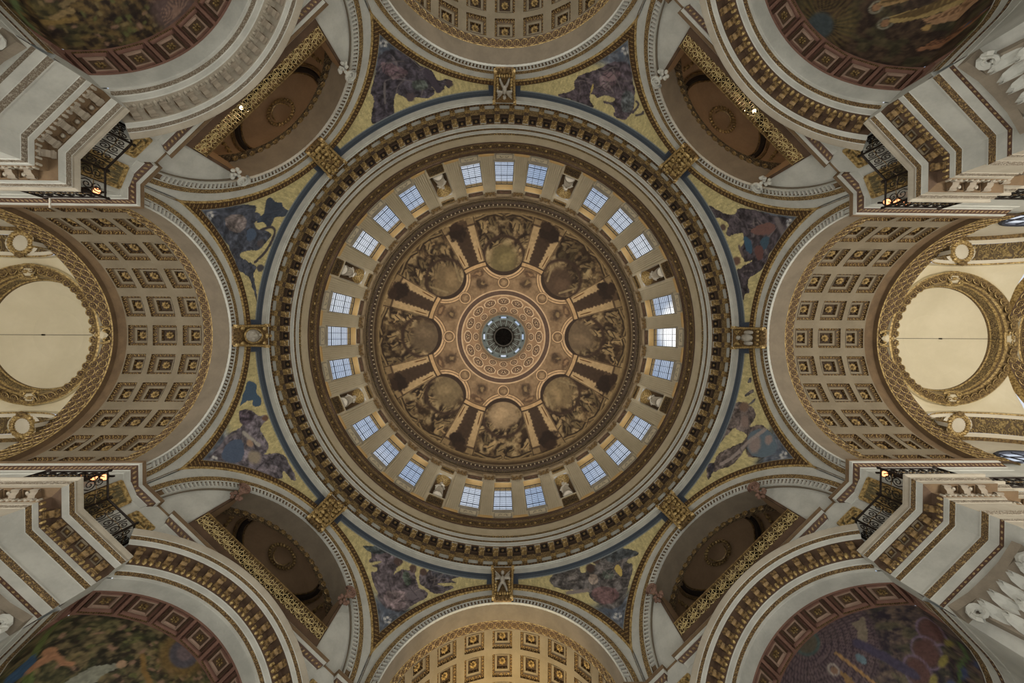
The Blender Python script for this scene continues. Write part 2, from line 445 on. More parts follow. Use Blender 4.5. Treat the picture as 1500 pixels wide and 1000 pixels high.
pf = [(16.97, 28.2), (16.9, 28.2), (16.8, 28.32), (16.84, 28.5), (16.78, 28.66), (16.6, 28.74), (16.46, 28.86), (16.36, 28.86), (16.24, 28.92), (16.18, 29.02), (16.18, 29.14), (16.97, 29.14)]
for s in (-1, 1):
    mb.poly([(x, s * .17, z) for x, z in (pf if s > 0 else pf[::-1])], 1)
for i in range(len(pf) - 2):
    (x0, z0), (x1, z1) = pf[i], pf[i + 1]
    mb.quad((x0, -.17, z0), (x0, .17, z0), (x1, .17, z1), (x1, -.17, z1), 0 if i in (2, 3, 5, 6, 7, 8) else 1)
for z, x, r in ((28.38, 16.78, .1), (28.8, 16.5, .12), (28.96, 16.22, .1)):
    mb.tube([(x, -.2, z), (x, .2, z)], r, 0, 6)
mb.box((16.24, 0, 29.07), (.2, .44, .1), 2); mb.box((16.88, 0, 28.2), (.1, .38, .06), 0)
br = mb.mesh('bracket', ['giltmid', 'dark', 'white'])
mb = MB()
for (x, y, sx, sy) in ((16.14, 0, .06, .56), (16.6, 0, .06, .56), (16.37, .27, .42, .06), (16.37, -.27, .42, .06)): mb.box((x, y, 29.12), (sx, sy, .08), 0)
mb.quad((16.14, -.26, 29.14), (16.6, -.26, 29.14), (16.6, .26, 29.14), (16.14, .26, 29.14), 1); mb.blob((16.37, 0, 29.12), (.11, .11, .05), 2)
cf = mb.mesh('soffit_coffer', ['brown', 'black', 'giltdark'])
for i in range(96):
    link('bracket', br, gal, RZ((i + .5) * 3.75)); link('soffit_coffer', cf, gal, RZ(i * 3.75))
mb = MB()   # small inscription-like gilt knots at the four axes of the upper band
for a in range(4):
    for j in range(-4, 5):
        an = a * PI / 2 + j * .012; mb.blob((15.86 * math.cos(an), 15.86 * math.sin(an), 30.16 + .05 * (-1) ** j), (.06, .06, .1), 0)
link('gilt_knots', mb.mesh('gilt_knots', ['gilt']), gal, kind='stuff', label='gilt knots on the band at the four axes')

# ================================================================== drum wall
RW = lambda h: 17.05 - (h - 35.25) * .139
RP = lambda h: 16.82 - (h - 35.25) * .139
mb = MB()
lathe(mb, [(17.05, 30.3), (17.02, 33.6)], [0], 192)
HB, HT = 36.72, 42.05      # window sill and head
TB = math.tan(math.radians(5.625))
for b in range(32):
    a = math.radians(b * 11.25); c, s = math.cos(a), math.sin(a)
    W = lambda x, y, z: (x * c - y * s, x * s + y * c, z)
    niche = b % 4 == 2
    lo, hi = (37.2, 41.2) if niche else (HB, HT)
    wb = .80 if niche else .98; wt = wb * RW(hi) / RW(lo)
    hs = [34.8, lo, hi, 43.4]
    E_ = lambda h, sgn: W(RW(h), sgn * RW(h) * TB * 1.01, h)
    mb.quad(E_(34.8, -1), E_(34.8, 1), E_(lo, 1), E_(lo, -1), 0)
    mb.quad(E_(hi, -1), E_(hi, 1), E_(43.4, 1), E_(43.4, -1), 0)
    for sg in (-1, 1):
        mb.quad(E_(lo, sg), W(RW(lo), sg * wb, lo), W(RW(hi), sg * wt, hi), E_(hi, sg), 0)
drum = struct('wall_drum', mb.mesh('drum_wall', ['beige']))
mb = MB()
lathe(mb, [(17.0, 33.55), (16.92, 33.65), (16.92, 33.78), (16.96, 33.82), (16.96, 34.5), (16.9, 34.54), (16.84, 34.78), (16.7, 34.8), (16.7, 34.95), (16.86, 35.0), (16.8, 35.22), (17.1, 35.25)],
      [0, 1, 0, 2, 0, 1, 0, 0, 3, 0, 0], 192)
for i in range(128):
    a = 2 * PI * (i + .5) / 128; mb.blob((16.94 * math.cos(a), 16.94 * math.sin(a), 34.16 + .12 * math.sin(i * 1.7)), (.08, .14, .14), 4, Matrix.Rotation(a, 3, 'Z'), 5, 3)
trim(mb.mesh('guilloche_band', ['brown', 'bead', 'guilloche', 'leaf', 'gilt']))
# drum entablature and the dotted cornice under the dome
mb = MB()
lathe(mb, [(15.98, 42.75), (15.72, 42.9), (15.7, 43.3), (15.62, 43.32), (15.6, 43.5), (15.72, 43.55), (15.7, 44.0), (15.45, 44.05), (15.3, 44.1), (15.28, 44.55), (15.12, 44.6), (15.1, 44.85), (15.2, 45.0), (15.25, 45.2)],
      [0, 0, 1, 0, 1, 2, 1, 3, 3, 1, 0, 1, 0], 256)
cor = trim(mb.mesh('dome_cornice', ['umber2', 'scrolldark', 'scrolldark', 'dark']))
mb = MB()
for i in range(192):
    a = 2 * PI * (i + .5) / 192; mb.box((15.22 * math.cos(a), 15.22 * math.sin(a), 44.3), (.13, .13, .2), 0, Matrix.Rotation(a, 3, 'Z'))
link('dentils', mb.mesh('dome_dentils', ['greybrown2']), cor, kind='stuff')

# pilasters
mb = MB()
ys = []; NF = 6
for i in range(NF):
    y0 = -.5 + i / NF; ys += [(y0, 0), (y0 + .062, 0), (y0 + .07, .2), (y0 + 1 / NF - .008, .2), (y0 + 1 / NF, 0)]
ys.append((.5, 0))
def PL(h, wd): return [(RW(h) + .16, -wd / 2, h)] + [(RP(h) + d, y * wd, h) for y, d in ys] + [(RW(h) + .16, wd / 2, h)]
mb.grid([PL(35.6, 1.22), PL(42.0, 1.12)], 0)
pil_me = mb.mesh('pilaster', ['beige'])
mb = MB()
for h0, h1, w, d in ((35.22, 35.38, 1.42, .1), (35.38, 35.5, 1.36, .06), (35.5, 35.62, 1.3, .03)):
    x = RP(h0) - d; mb.box((x + .2, 0, (h0 + h1) / 2), (.4, w, h1 - h0), 0)
base_me = mb.mesh('pilaster_base', ['reveal'])
mb = MB()
for row, (z, k, tip) in enumerate(((42.02, 4, .14), (42.3, 3, .18))):
    for i in range(k):
        y = (i - (k - 1) / 2) * 1.1 / k; x = RP(z)
        mb.grid([[(x + .02, y - .1, z), (x - .05, y, z), (x + .02, y + .1, z)], [(x - .03, y - .13, z + .2), (x - .09, y, z + .2), (x - .03, y + .13, z + .2)], [(x - tip, y - .08, z + .36), (x - tip - .06, y, z + .33), (x - tip, y + .08, z + .36)]], 0)
for s in (-1, 1):
    mb.tube([(RP(42.6) - .16 + .03 * math.cos(t), s * (.5 + .09 * math.cos(t) * (1 - t / 14)), 42.66 + .09 * math.sin(t) * (1 - t / 14)) for t in np.linspace(0, 9, 14)], .035, 0, 4)
mb.box((RP(42.8) - .02, 0, 42.8), (.5, 1.36, .12), 1)
cap_me = mb.mesh('pilaster_capital', ['giltdull', 'umber2'])
for b in range(32):
    R_ = RZ((b + .5) * 11.25)
    p = link('pilaster', pil_me, drum, R_)
    link('base', base_me, p); link('capital', cap_me, p)

# windows of the drum
def pane_grid():
    return [(-.96 + .64 * i, -.96 + .64 * (i + 1)) for i in range(3)], [(HB + .1 + (HT - HB - .1) / 3 * j, HB + .1 + (HT - HB - .1) / 3 * (j + 1)) for j in range(3)]
DEP = .62
XG = lambda h: RW(h) + DEP - .02
def taper(y, h): return y * RW(h) / RW(HB)
mb = MB()
B0, B1 = taper(.98, HB), taper(.98, HT)
for s in (-1, 1):   # reveals
    mb.quad((RW(HB), s * B0, HB), (RW(HB) + DEP + .3, s * B0, HB), (RW(HT) + DEP + .3, s * B1, HT), (RW(HT), s * B1, HT), 0)
mb.quad((RW(HB), -B0, HB), (RW(HB), B0, HB), (RW(HB) + DEP + .3, B0, HB), (RW(HB) + DEP + .3, -B0, HB), 0)
mb.quad((RW(HT), -B1, HT), (RW(HT), B1, HT), (RW(HT) + DEP + .3, B1, HT), (RW(HT) + DEP + .3, -B1, HT), 1)
mb.box((RW(HB) - .05, 0, HB - .06), (.24, 2.12, .12), 2); 
rev_me = mb.mesh('window_reveal', ['beige', 'reveal', 'grey'])
cols, rows = pane_grid()
mb = MB()
for y in (-.96, -.32, .32, .96):
    mb.tube([(XG(HB), taper(y, HB), HB), (XG(HT), taper(y, HT), HT)], .035, 0, 4)
for j in range(4):
    h = HB + .1 + (HT - HB - .1) / 3 * j; mb.tube([(XG(h), taper(-.96, h), h), (XG(h), taper(.96, h), h)], .04, 0, 4)
bar_me = mb.mesh('glazing_frame', ['lead'])
mb = MB()
for j in range(1, 15):
    h = HB + .1 + (HT - HB - .1) / 15 * j
    if j % 5: mb.tube([(XG(h) + .01, taper(-.96, h), h), (XG(h) + .01, taper(.96, h), h)], .017, 0, 3)
for i in range(1, 12):
    y = -.96 + .16 * i
    if i % 4: mb.tube([(XG(HB) + .01, taper(y, HB), HB), (XG(HT) + .01, taper(y, HT), HT)], .015, 0, 3)
lat_me = mb.mesh('lead_lattice', ['lead'])
pane_me = []
for (y0, y1) in cols:
    for (h0, h1) in rows:
        mb = MB(); a, b_ = .02, .02
        mb.quad((XG(h0 + b_) + .02, taper(y0 + a, h0), h0 + b_), (XG(h0 + b_) + .02, taper(y1 - a, h0), h0 + b_), (XG(h1 - b_) + .02, taper(y1 - a, h1), h1 - b_), (XG(h1 - b_) + .02, taper(y0 + a, h1), h1 - b_))
        pane_me.append(mb.mesh('pane', ['glass']))
def framed_panel(name, z0, z1, w, mats, fr=.1, dep=.05):
    mb = MB()
    for (y, z, sy, sz) in ((0, z0, w, fr), (0, z1, w, fr), (-w / 2, (z0 + z1) / 2, fr, z1 - z0), (w / 2, (z0 + z1) / 2, fr, z1 - z0)): mb.box((RW(z) - dep / 2, y, z), (dep + .06, sy, sz), 0)
    mb.quad((RW(z0) - .012, -w / 2, z0), (RW(z0) - .012, w / 2, z0), (RW(z1) - .012, w / 2, z1), (RW(z1) - .012, -w / 2, z1), 1, [(0, 0), (w, 0), (w, 1), (0, 1)])
    k = (z0 + z1) / 2; q = (z1 - z0) * .22
    for s in (-1, 1):
        mb.tube([(RW(k) - .05, s * (.12 + .3 * t), k + q * math.sin(4 * t)) for t in np.linspace(0, 1, 7)], .04, 2, 4)
    return mb.mesh(name, mats)
sill_me = framed_panel('sill_panel', 35.72, 36.45, 1.62, ['grey', 'beige', 'grey'], .09)
lint_me = framed_panel('lintel_panel', 42.22, 42.72, 1.5, ['brown', 'umber', 'pink'], .09, .1)
nlow_me = framed_panel('carved_panel', 35.7, 36.85, 1.5, ['giltdark', 'scrolldark', 'giltdark'], .09)
nup_me = framed_panel('carved_panel', 41.95, 42.65, 1.4, ['giltdark', 'scrolldark', 'giltdark'], .1, .12)
mb = MB()   # statue niche
NB, NTP, NW = 37.2, 40.4, .8
def nwall(z, i, K=10):
    a = PI * i / K; return (RW(z) + .75 * math.sin(a), -NW * math.cos(a), z)
mb.grid([[nwall(z, i) for i in range(11)] for z in np.linspace(NB, NTP, 4)], 0)
dome = [[(RW(NTP) + .75 * math.sin(PI * i / 10) * math.cos(t) - .1 * math.sin(t), -NW * math.cos(PI * i / 10) * math.cos(t), NTP + .8 * math.sin(t)) for i in range(11)] for t in np.linspace(0, PI / 2, 6)]
mb.grid(dome, 1)
mb.quad((RW(NB), -NW, NB), (RW(NB), NW, NB), (RW(NB) + .8, NW, NB), (RW(NB) + .8, -NW, NB), 0)
for s in (-1, 1):
    pts = [(RW(NTP), s * NW * math.cos(t), NTP + .8 * math.sin(t)) for t in np.linspace(0, PI / 2, 7)]
    for i in range(6): mb.poly([pts[i], pts[i + 1], (RW(41.2), s * NW, 41.2)], 2)
mb.tube([(RW(NTP) - .05, NW * math.cos(t) * 1.06, NTP + .86 * math.sin(t)) for t in np.linspace(0, PI, 14)], .06, 3, 5)
for s in (-1, 1): mb.tube([(RW(NB) - .05, s * NW * 1.06, NB), (RW(NTP) - .05, s * NW * 1.06, NTP)], .05, 3, 5)
niche_me = mb.mesh('statue_niche', ['umber', 'gilt', 'beige', 'grey'])
wi = 0
for b in range(32):
    R_ = RZ(b * 11.25)
    if b % 4 == 2:
        nn = link('niche', niche_me, drum, R_); link('lower_panel', nlow_me, nn); link('upper_panel', nup_me, nn)
    else:
        wi += 1
        w = struct('window_%d' % wi, rev_me, R_)
        link('glazing_frame', bar_me, w); link('lead_lattice', lat_me, w, kind='stuff')
        for me in pane_me: link('pane', me, w)
        link('sill_panel', sill_me, w); link('lintel_panel', lint_me, w)

# ================================================================== statues in the drum niches
def skin_mesh(name, verts, edges, radii, mat, sub=1):
    me = bpy.data.meshes.new(name); me.from_pydata(verts, edges, []); o = bpy.data.objects.new(name, me); COL.objects.link(o)
    md = o.modifiers.new('skin', 'SKIN'); md.use_smooth_shade = True
    for i, r in enumerate(radii): me.skin_vertices[0].data[i].radius = r if isinstance(r, tuple) else (r, r)
    me.skin_vertices[0].data[0].use_root = True
    if sub: o.modifiers.new('sub', 'SUBSURF').levels = sub
    dg = bpy.context.evaluated_depsgraph_get(); me2 = bpy.data.meshes.new_from_object(o.evaluated_get(dg))
    bpy.data.objects.remove(o); bpy.data.meshes.remove(me); me2.materials.clear(); me2.materials.append(M[mat]); me2.name = name; return me2
# standing robed figure about 2.7 m tall, facing -x (the middle of the church); origin at its feet
fv = [(0, 0, 1.25), (0, 0, .8), (-.05, 0, .35), (-.08, .02, .03), (0, 0, 1.6), (0, .02, 1.95), (-.03, .03, 2.2), (-.06, .05, 2.36), (-.05, .05, 2.55),
      (-.02, -.32, 1.9), (-.14, -.42, 1.55), (-.38, -.24, 1.42), (-.46, -.16, 1.46),
      (-.02, .36, 1.9), (-.06, .5, 1.55), (-.22, .52, 1.25), (-.3, .5, 1.12), (.08, -.2, .4), (.08, .22, .4)]
fe = [(0, 1), (1, 2), (2, 3), (0, 4), (4, 5), (5, 6), (6, 7), (7, 8), (5, 9), (9, 10), (10, 11), (11, 12), (5, 13), (13, 14), (14, 15), (15, 16), (1, 17), (1, 18)]
fr = [.3, .34, .4, .44, (.3, .26), (.3, .2), .1, .15, .14, .14, .12, .09, .08, .14, .12, .09, .08, .2, .2]
body_me = skin_mesh('figure', fv, fe, fr, 'statue', 2)
mb = MB()
for i in range(11):   # robe folds
    a = PI * (.55 + .9 * i / 10); r0, r1 = .33, .5
    mb.tube([(r0 * .8 * math.cos(a), r0 * math.sin(a), 1.5), (.95 * r0 * math.cos(a + .1), 1.1 * r0 * math.sin(a + .1), 1.0), (r1 * .95 * math.cos(a + .18), r1 * math.sin(a + .18), .02)], [.04, .055, .075], 0, 5)
mb.tube([(-.25, -.32, 1.95), (-.32, .05, 1.62), (-.3, .36, 1.3), (-.1, .46, .9)], [.08, .1, .1, .06], 0, 6)
fold_me = mb.mesh('robe', ['statue'], True)
mb = MB()
for i in range(12):
    a = 2 * PI * i / 12; mb.blob((-.03 + .13 * math.cos(a), .05 + .13 * math.sin(a), 2.56 + .05 * (i % 3)), (.07, .07, .08), 0)
mb.blob((-.04, .05, 2.66), (.14, .14, .1), 0)
for i in range(5): mb.blob((-.17 + .02 * i, .05, 2.32 - .05 * i), (.06, .09 - .01 * i, .07), 0)
hair_me = mb.mesh('hair', ['statue'], True)
mb = MB(); mb.blob((-.205, .05, 2.45), (.05, .025, .05), 0)
for s in (-1, 1): mb.blob((-.185, .05 + s * .055, 2.5), (.02, .025, .015), 0); mb.blob((-.05, .05 + s * .15, 2.46), (.04, .02, .05), 0)
mb.blob((-.19, .05, 2.385), (.02, .045, .014), 0)
face_me = mb.mesh('face', ['statue'], True)
mb = MB()
lathe(mb, [(.5, 0), (.5, .05), (.44, .08), (.44, .14), (.48, .18), (.48, .2), (0, .2)], [0] * 6, 12)
ped_me = mb.mesh('pedestal', ['statue'])
mb = MB(); mb.box((-.5, -.1, 1.48), (.12, .3, .4), 0, Matrix.Rotation(.5, 3, 'Y'))
book_me = mb.mesh('book', ['statue'])
POS = ['just right of straight down', 'just left of straight down', 'to the lower left', 'to the upper left']
names8 = [(22.5, 'lower of the two on the right side'), (67.5, 'right-hand one of the two at the bottom'), (112.5, 'left-hand one of the two at the bottom'), (157.5, 'lower of the two on the left side'),
          (202.5, 'upper of the two on the left side'), (247.5, 'left-hand one of the two at the top'), (292.5, 'right-hand one of the two at the top'), (337.5, 'upper of the two on the right side')]
for i, (a, w) in enumerate(names8):
    e = empty('robed_statue', RZ(a) @ T(RW(38.2) + .2, 0, 37.21) @ RZ(random.uniform(-14, 14)), label='pale robed statue in a drum niche, ' + w, category='statue', group='statues in the niches of the drum')
    link('pedestal', ped_me, e)
    k = T(0, 0, .2) @ Matrix.Diagonal((.95, 1.0, 1.1, 1))
    f = link('figure', body_me, e, k); link('robe', fold_me, f); link('hair', hair_me, f, kind='stuff'); link('face', face_me, f, kind='stuff')
    if i % 2 == 0: link('book', book_me, f)

# ================================================================== inner dome with its painted scenes
DC, DR = 45.0, 15.2
Gt = np.array([33.5, 36, 40, 44, 46, 52, 58, 62, 65, 68, 75, 79, 83, 90, 95, 100, 105, 112, 118, 124, 130, 140, 150, 160, 165, 168, 172, 177, 180, 183, 187, 189.1])
Rt = np.array([3.58, 3.84, 4.26, 4.67, 4.88, 5.49, 6.1, 6.5, 6.8, 7.1, 7.78, 8.16, 8.53, 9.18, 9.63, 10.07, 10.5, 11.08, 11.56, 12.02, 12.47, 13.15, 13.77, 14.32, 14.55, 14.68, 14.84, 15.0, 15.08, 15.14, 15.19, 15.2])
nu, nv = 1536, 230
ph = np.linspace(0, 2 * PI, nu, endpoint=False); g = np.linspace(33.5, 189.1, nv)
R_ = np.interp(g, Gt, Rt); H_ = DC + np.sqrt(np.maximum(0, DR * DR - R_ * R_))
PH, G = np.meshgrid(ph, g, indexing='ij')
P3 = np.stack([np.cos(PH) * R_[None], np.sin(PH) * R_[None], np.broadcast_to(H_[None], PH.shape)], -1)
x, y = (G * np.cos(PH)).ravel(), (G * np.sin(PH)).ravel(); deg = np.degrees(PH).ravel(); G = G.ravel()
D_, MD, LT, TAN = (58, 45, 34), (104, 86, 60), (150, 128, 90), (150, 122, 88)
pa = Paint(x, y, (98, 80, 56))
# the painted scenes: crowded drapery and figures, light on dark
wx = x + 16 * (fbm(x / 22, y / 22, 3) - .5); wy = y + 16 * (fbm(x / 22, y / 22, 17) - .5)
n1 = fbm(wx / 15, wy / 15, 5, 4); n2 = fbm(wx / 5.5, wy / 5.5, 8, 4); n3 = fbm(x / 40, y / 40, 21, 3)
t = sstep(.55 * n1 + .45 * n2, .32, .68)
ca, cb, cc = np.array((60, 47, 35.)), np.array((116, 96, 68.)), np.array((168, 146, 106.))
pa.c = np.where(t[:, None] < .55, ca + (cb - ca) * (t / .55)[:, None], cb + (cc - cb) * ((t - .55) / .45)[:, None])
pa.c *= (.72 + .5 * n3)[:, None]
r8 = np.random.default_rng(12)
for k in range(8):      # figures: torsos, limbs, heads and cloaks turned towards the middle
    a0 = math.radians(45 * k); dark = k == 7
    for q in range(17):
        a = a0 + math.radians(r8.uniform(-13.5, 13.5)); gg = r8.uniform(126, 172); cx, cy = gg * math.cos(a), gg * math.sin(a)
        rot = a + r8.uniform(-.9, .9); s = r8.uniform(.8, 1.35); lt = r8.uniform(.55, 1.0) * (.7 if dark else 1)
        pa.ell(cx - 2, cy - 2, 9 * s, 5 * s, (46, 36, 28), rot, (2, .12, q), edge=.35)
        pa.ell(cx, cy, 7.5 * s, 3.3 * s, np.array((166, 142, 100)) * lt, rot, (3, .16, q + 40), edge=.35)
        ex, ey = cx - 8 * s * math.cos(rot), cy - 8 * s * math.sin(rot)
        pa.ell(ex, ey, 2.1 * s, 1.8 * s, np.array((172, 146, 106)) * lt, rot, edge=.3)
        for j in range(2):
            r2 = rot + r8.uniform(-1.5, 1.5); pa.line([(cx, cy), (cx + 7 * s * math.cos(r2), cy + 7 * s * math.sin(r2))], 1.0 * s, np.array((156, 130, 92)) * lt, (1.5, .2, q + j))
        r3 = rot + .4; pa.line([(cx + 4 * math.cos(r3), cy + 4 * math.sin(r3)), (cx - 5 * math.cos(r3), cy - 5 * math.sin(r3))], .7, (58, 46, 34))
    # a quiet background behind them near the frame: sky, floor or cloud
    bx, by = 112 * math.cos(a0), 112 * math.sin(a0)
    col = ((98, 82, 62), (116, 98, 70), (142, 120, 90), (110, 94, 68), (92, 77, 58), (110, 92, 66), (102, 90, 60), (76, 60, 46))[k]
    pa.ell(bx, by, 24, 21, col, a0, (7, .05, 60 + k), edge=.3)
    pa.ell(bx + 6 * math.cos(a0 + 1), by + 6 * math.sin(a0 + 1), 12, 8, np.array(col) * 1.18, a0 + .5, (6, .08, 70 + k), edge=.5)
    if k in (5, 1, 7):
        for j in (-1, 1): pa.line([(104 * math.cos(a0 + j * .12), 104 * math.sin(a0 + j * .12)), (132 * math.cos(a0 + j * .2), 132 * math.sin(a0 + j * .2))], 1.5, (128, 110, 80))
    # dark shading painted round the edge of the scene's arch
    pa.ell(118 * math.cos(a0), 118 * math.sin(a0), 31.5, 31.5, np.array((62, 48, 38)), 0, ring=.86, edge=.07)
# the outer picture frames: wavy painted volutes near the springing
for k in range(8):
    a0 = 45 * k
    for j in (-1, 1):
        pts = [(gg * math.cos(math.radians(a0 + j * aa)), gg * math.sin(math.radians(a0 + j * aa))) for aa, gg in ((1, 177), (4, 180.5), (8, 179.5), (12, 176), (14.5, 175))]
        pa.line(pts, 2.3, (66, 52, 38)); pa.line(pts, 1.2, (136, 116, 82)); pa.line([(p[0] * .985, p[1] * .985) for p in pts], .8, (54, 42, 32))
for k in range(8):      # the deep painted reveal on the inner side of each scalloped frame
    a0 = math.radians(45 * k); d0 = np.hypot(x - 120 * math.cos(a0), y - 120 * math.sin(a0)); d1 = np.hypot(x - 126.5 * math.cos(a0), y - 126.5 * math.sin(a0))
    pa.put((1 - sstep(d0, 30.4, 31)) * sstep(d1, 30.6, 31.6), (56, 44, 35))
# painted piers between the scenes
for k in range(8):
    c0 = 22.5 + 45 * k; a = (deg - c0 + 180) % 360 - 180; at = a * np.pi / 180 * G     # across, in the same units as G
    zone = (np.abs(a) < 8.3) & (G > 106) & (G < 178)
    pa.put(sstep(8.6 - np.abs(a), 0, .7) * sstep(G, 104, 107) * (1 - sstep(G, 177, 179)), (84, 67, 51))
    saw = 1.2 * np.sin(G * 1.15) + 3 * (fbm(G / 5, at / 9, 90 + k, 2) - .5)
    pa.put(sstep(3.6 - np.abs(a) + .22 * saw, 0, .7) * (G > 114) * (G < 158), (66, 52, 40))
    for s in (-1, 1):
        w = np.interp(G, [112, 168], [2.3, 2.0]); d = np.abs(a - s * 6.0) + np.where(a * s < 6.0, .22, .02) * saw
        pa.put((1 - sstep(d, w - .25, w + .15)) * sstep(G, 113, 115) * (1 - sstep(G, 167.5, 169)), (172, 146, 106))
        pa.put((1 - sstep(np.abs(a - s * 7.75), .12, .28)) * sstep(G, 112, 114) * (1 - sstep(G, 167, 169)), (74, 56, 40))
        pa.put((1 - sstep(np.abs(a - s * 6.3), .25, .5)) * sstep(G, 116, 118) * (1 - sstep(G, 131, 137)), (98, 68, 42))
        pa.put((1 - sstep(np.abs(a - s * 6.4), 1.9, 2.2)) * sstep(G, 170.5, 171.5) * (1 - sstep(G, 178, 179)), (140, 118, 84))
        pa.put((1 - sstep(np.abs(a - s * 8.0), .1, .3)) * sstep(G, 165, 167) * (1 - sstep(G, 181, 182)), (50, 38, 30))
    ax, ay = math.cos(math.radians(c0)), math.sin(math.radians(c0))
    pa.ell(165 * ax - 5 * ay * (-1) ** k, 165 * ay + 5 * ax * (-1) ** k, 11, 14, (48, 38, 31), math.radians(c0), (6, .13, 95 + k), edge=.16)
    pa.ell(173 * ax + 4 * ay, 173 * ay - 4 * ax, 6, 9, (58, 45, 36), math.radians(c0), (4, .15, 99 + k), edge=.2)
    ent = sstep(8.8 - np.abs(a), 0, .5)
    for g0, g1, c in ((98.5, 114, (64, 50, 38)), (107, 112, (176, 144, 102)), (104.3, 106, (124, 98, 70)), (98.5, 102.6, (182, 150, 108))):
        pa.put(ent * sstep(G, g0 - .4, g0 + .4) * (1 - sstep(G, g1 - .4, g1 + .4)), c)
# the tan vault with eight scalloped frames, medallions and dark reliefs
dk = np.full(len(x), 1e9)
for k in range(8):
    a0 = math.radians(45 * k); dk = np.minimum(dk, np.hypot(x - 120 * math.cos(a0), y - 120 * math.sin(a0)))
zone = (1 - sstep(G, 103, 105)) * sstep(dk, 30.4, 31.2)
pa.put(zone, (132, 108, 80)); 
pa.put(zone * sstep(fbm(x / 6, y / 6, 33, 3), .4, .7) * .35, (96, 76, 54))
for r0, r1, c in ((30.6, 33.2, (190, 158, 118)), (33.2, 34.2, (84, 64, 46)), (34.2, 36.6, (182, 150, 110)), (36.6, 37.6, (88, 68, 50))):
    pa.put((1 - sstep(G, 104, 105)) * sstep(dk, r0 - .3, r0 + .3) * (1 - sstep(dk, r1 - .3, r1 + .3)), c)
for k in range(8):
    c0 = math.radians(22.5 + 45 * k); a0 = math.radians(45 * k)
    cx, cy = 84 * math.cos(c0), 84 * math.sin(c0)
    pa.ell(cx, cy, 10.5, 9.5, (112, 90, 66), c0, (2, .1, 3 + k), edge=.2)
    pa.ell(cx, cy, 7.5, 6.5, (72, 57, 43), c0, (5, .16, 13 + k), edge=.4)
    pa.ell(cx + 2, cy - 1, 3.5, 2.6, (128, 106, 74), c0, (4, .2, 23 + k), edge=.5)
    pa.ell(99 * math.cos(c0), 99 * math.sin(c0), 4.5, 10, (88, 68, 50), c0, (3, .2, 43 + k), edge=.3)
    pa.ell(99 * math.cos(c0), 99 * math.sin(c0), 2.0, 5, (136, 108, 78), c0, (3, .2, 53 + k), edge=.4)
    mx_, my_ = 79.5 * math.cos(a0), 79.5 * math.sin(a0)
    pa.ell(mx_, my_, 9.2, 9.2, (84, 64, 48), edge=.06); pa.ell(mx_, my_, 8.6, 8.6, (186, 154, 114), edge=.06); pa.ell(mx_, my_, 6.8, 6.8, (80, 62, 46), edge=.06); pa.ell(mx_, my_, 6, 6, (112, 90, 66), edge=.1)
    pa.ell(mx_, my_, 3, 4, (146, 120, 88), a0, (3, .3, 5 + k), edge=.4)
for g0, g1, c in ((67.4, 69.4, (186, 156, 118)), (61.5, 67.4, (86, 68, 56)), (59.2, 61.5, (178, 148, 112)), (36, 59.2, (138, 110, 82)), (0, 37.4, (112, 94, 74))):
    pa.put(sstep(G, g0 - .4, g0 + .4) * (1 - sstep(G, g1 - .4, g1 + .4)), c)
pa.put(sstep(G, 182.4, 183) , (112, 94, 66)); pa.put(sstep(G, 185, 186), (78, 62, 44))
pa.put(sstep(G, 180.6, 181) * (1 - sstep(G, 182.2, 182.8)), (142, 120, 84))
pa.c *= (.90 + .2 * fbm(x / 3, y / 3, 77, 2))[:, None]
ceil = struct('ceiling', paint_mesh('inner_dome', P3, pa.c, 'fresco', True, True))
# coffers round the eye of the dome: two rings of sixteen
def dome_at(R): return DC + math.sqrt(DR * DR - R * R)
def dome_coffer(rx, ry):
    mb = MB(); K = 8; rings = []
    for s, z in ((1.14, .1), (1.06, -.1), (.9, -.1), (.82, .04), (.45, .0)):
        rings.append([(rx * s * math.cos(2 * PI * (i + .5) / K), ry * s * math.sin(2 * PI * (i + .5) / K), z) for i in range(K + 1)])
    for j in range(4): mb.strip(rings[j], rings[j + 1], (0, 0, 1, 2)[j])
    mb.poly(rings[4][:-1], 1)
    for i in range(5): mb.blob((.3 * rx * math.cos(i * 1.256), .3 * ry * math.sin(i * 1.256), 0), (.14 * rx, .14 * ry, .06), 3, None, 5, 3)
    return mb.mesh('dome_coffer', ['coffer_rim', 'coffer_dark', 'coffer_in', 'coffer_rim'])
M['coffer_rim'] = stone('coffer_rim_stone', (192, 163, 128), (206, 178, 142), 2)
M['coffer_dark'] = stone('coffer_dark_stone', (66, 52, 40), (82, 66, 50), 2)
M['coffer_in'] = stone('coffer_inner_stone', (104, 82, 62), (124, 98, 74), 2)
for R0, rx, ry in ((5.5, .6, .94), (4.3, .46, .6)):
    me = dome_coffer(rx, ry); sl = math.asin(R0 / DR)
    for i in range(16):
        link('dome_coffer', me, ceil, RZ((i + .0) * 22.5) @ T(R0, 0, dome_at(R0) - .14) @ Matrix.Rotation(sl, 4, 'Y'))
mb = MB()
lathe(mb, [(3.95, dome_at(3.95) - .02), (3.85, dome_at(3.85) - .3), (3.5, dome_at(3.5) - .3), (3.45, 60.4)], [0, 1, 0], 64)
for R0 in (6.4, 7.12): lathe(mb, [(R0 + .07, dome_at(R0) - .02), (R0 + .04, dome_at(R0) - .12), (R0 - .04, dome_at(R0) - .12), (R0 - .07, dome_at(R0))], [0, 0, 0], 96)
trim(mb.mesh('eye_rings', ['coffer_rim', 'umber']))
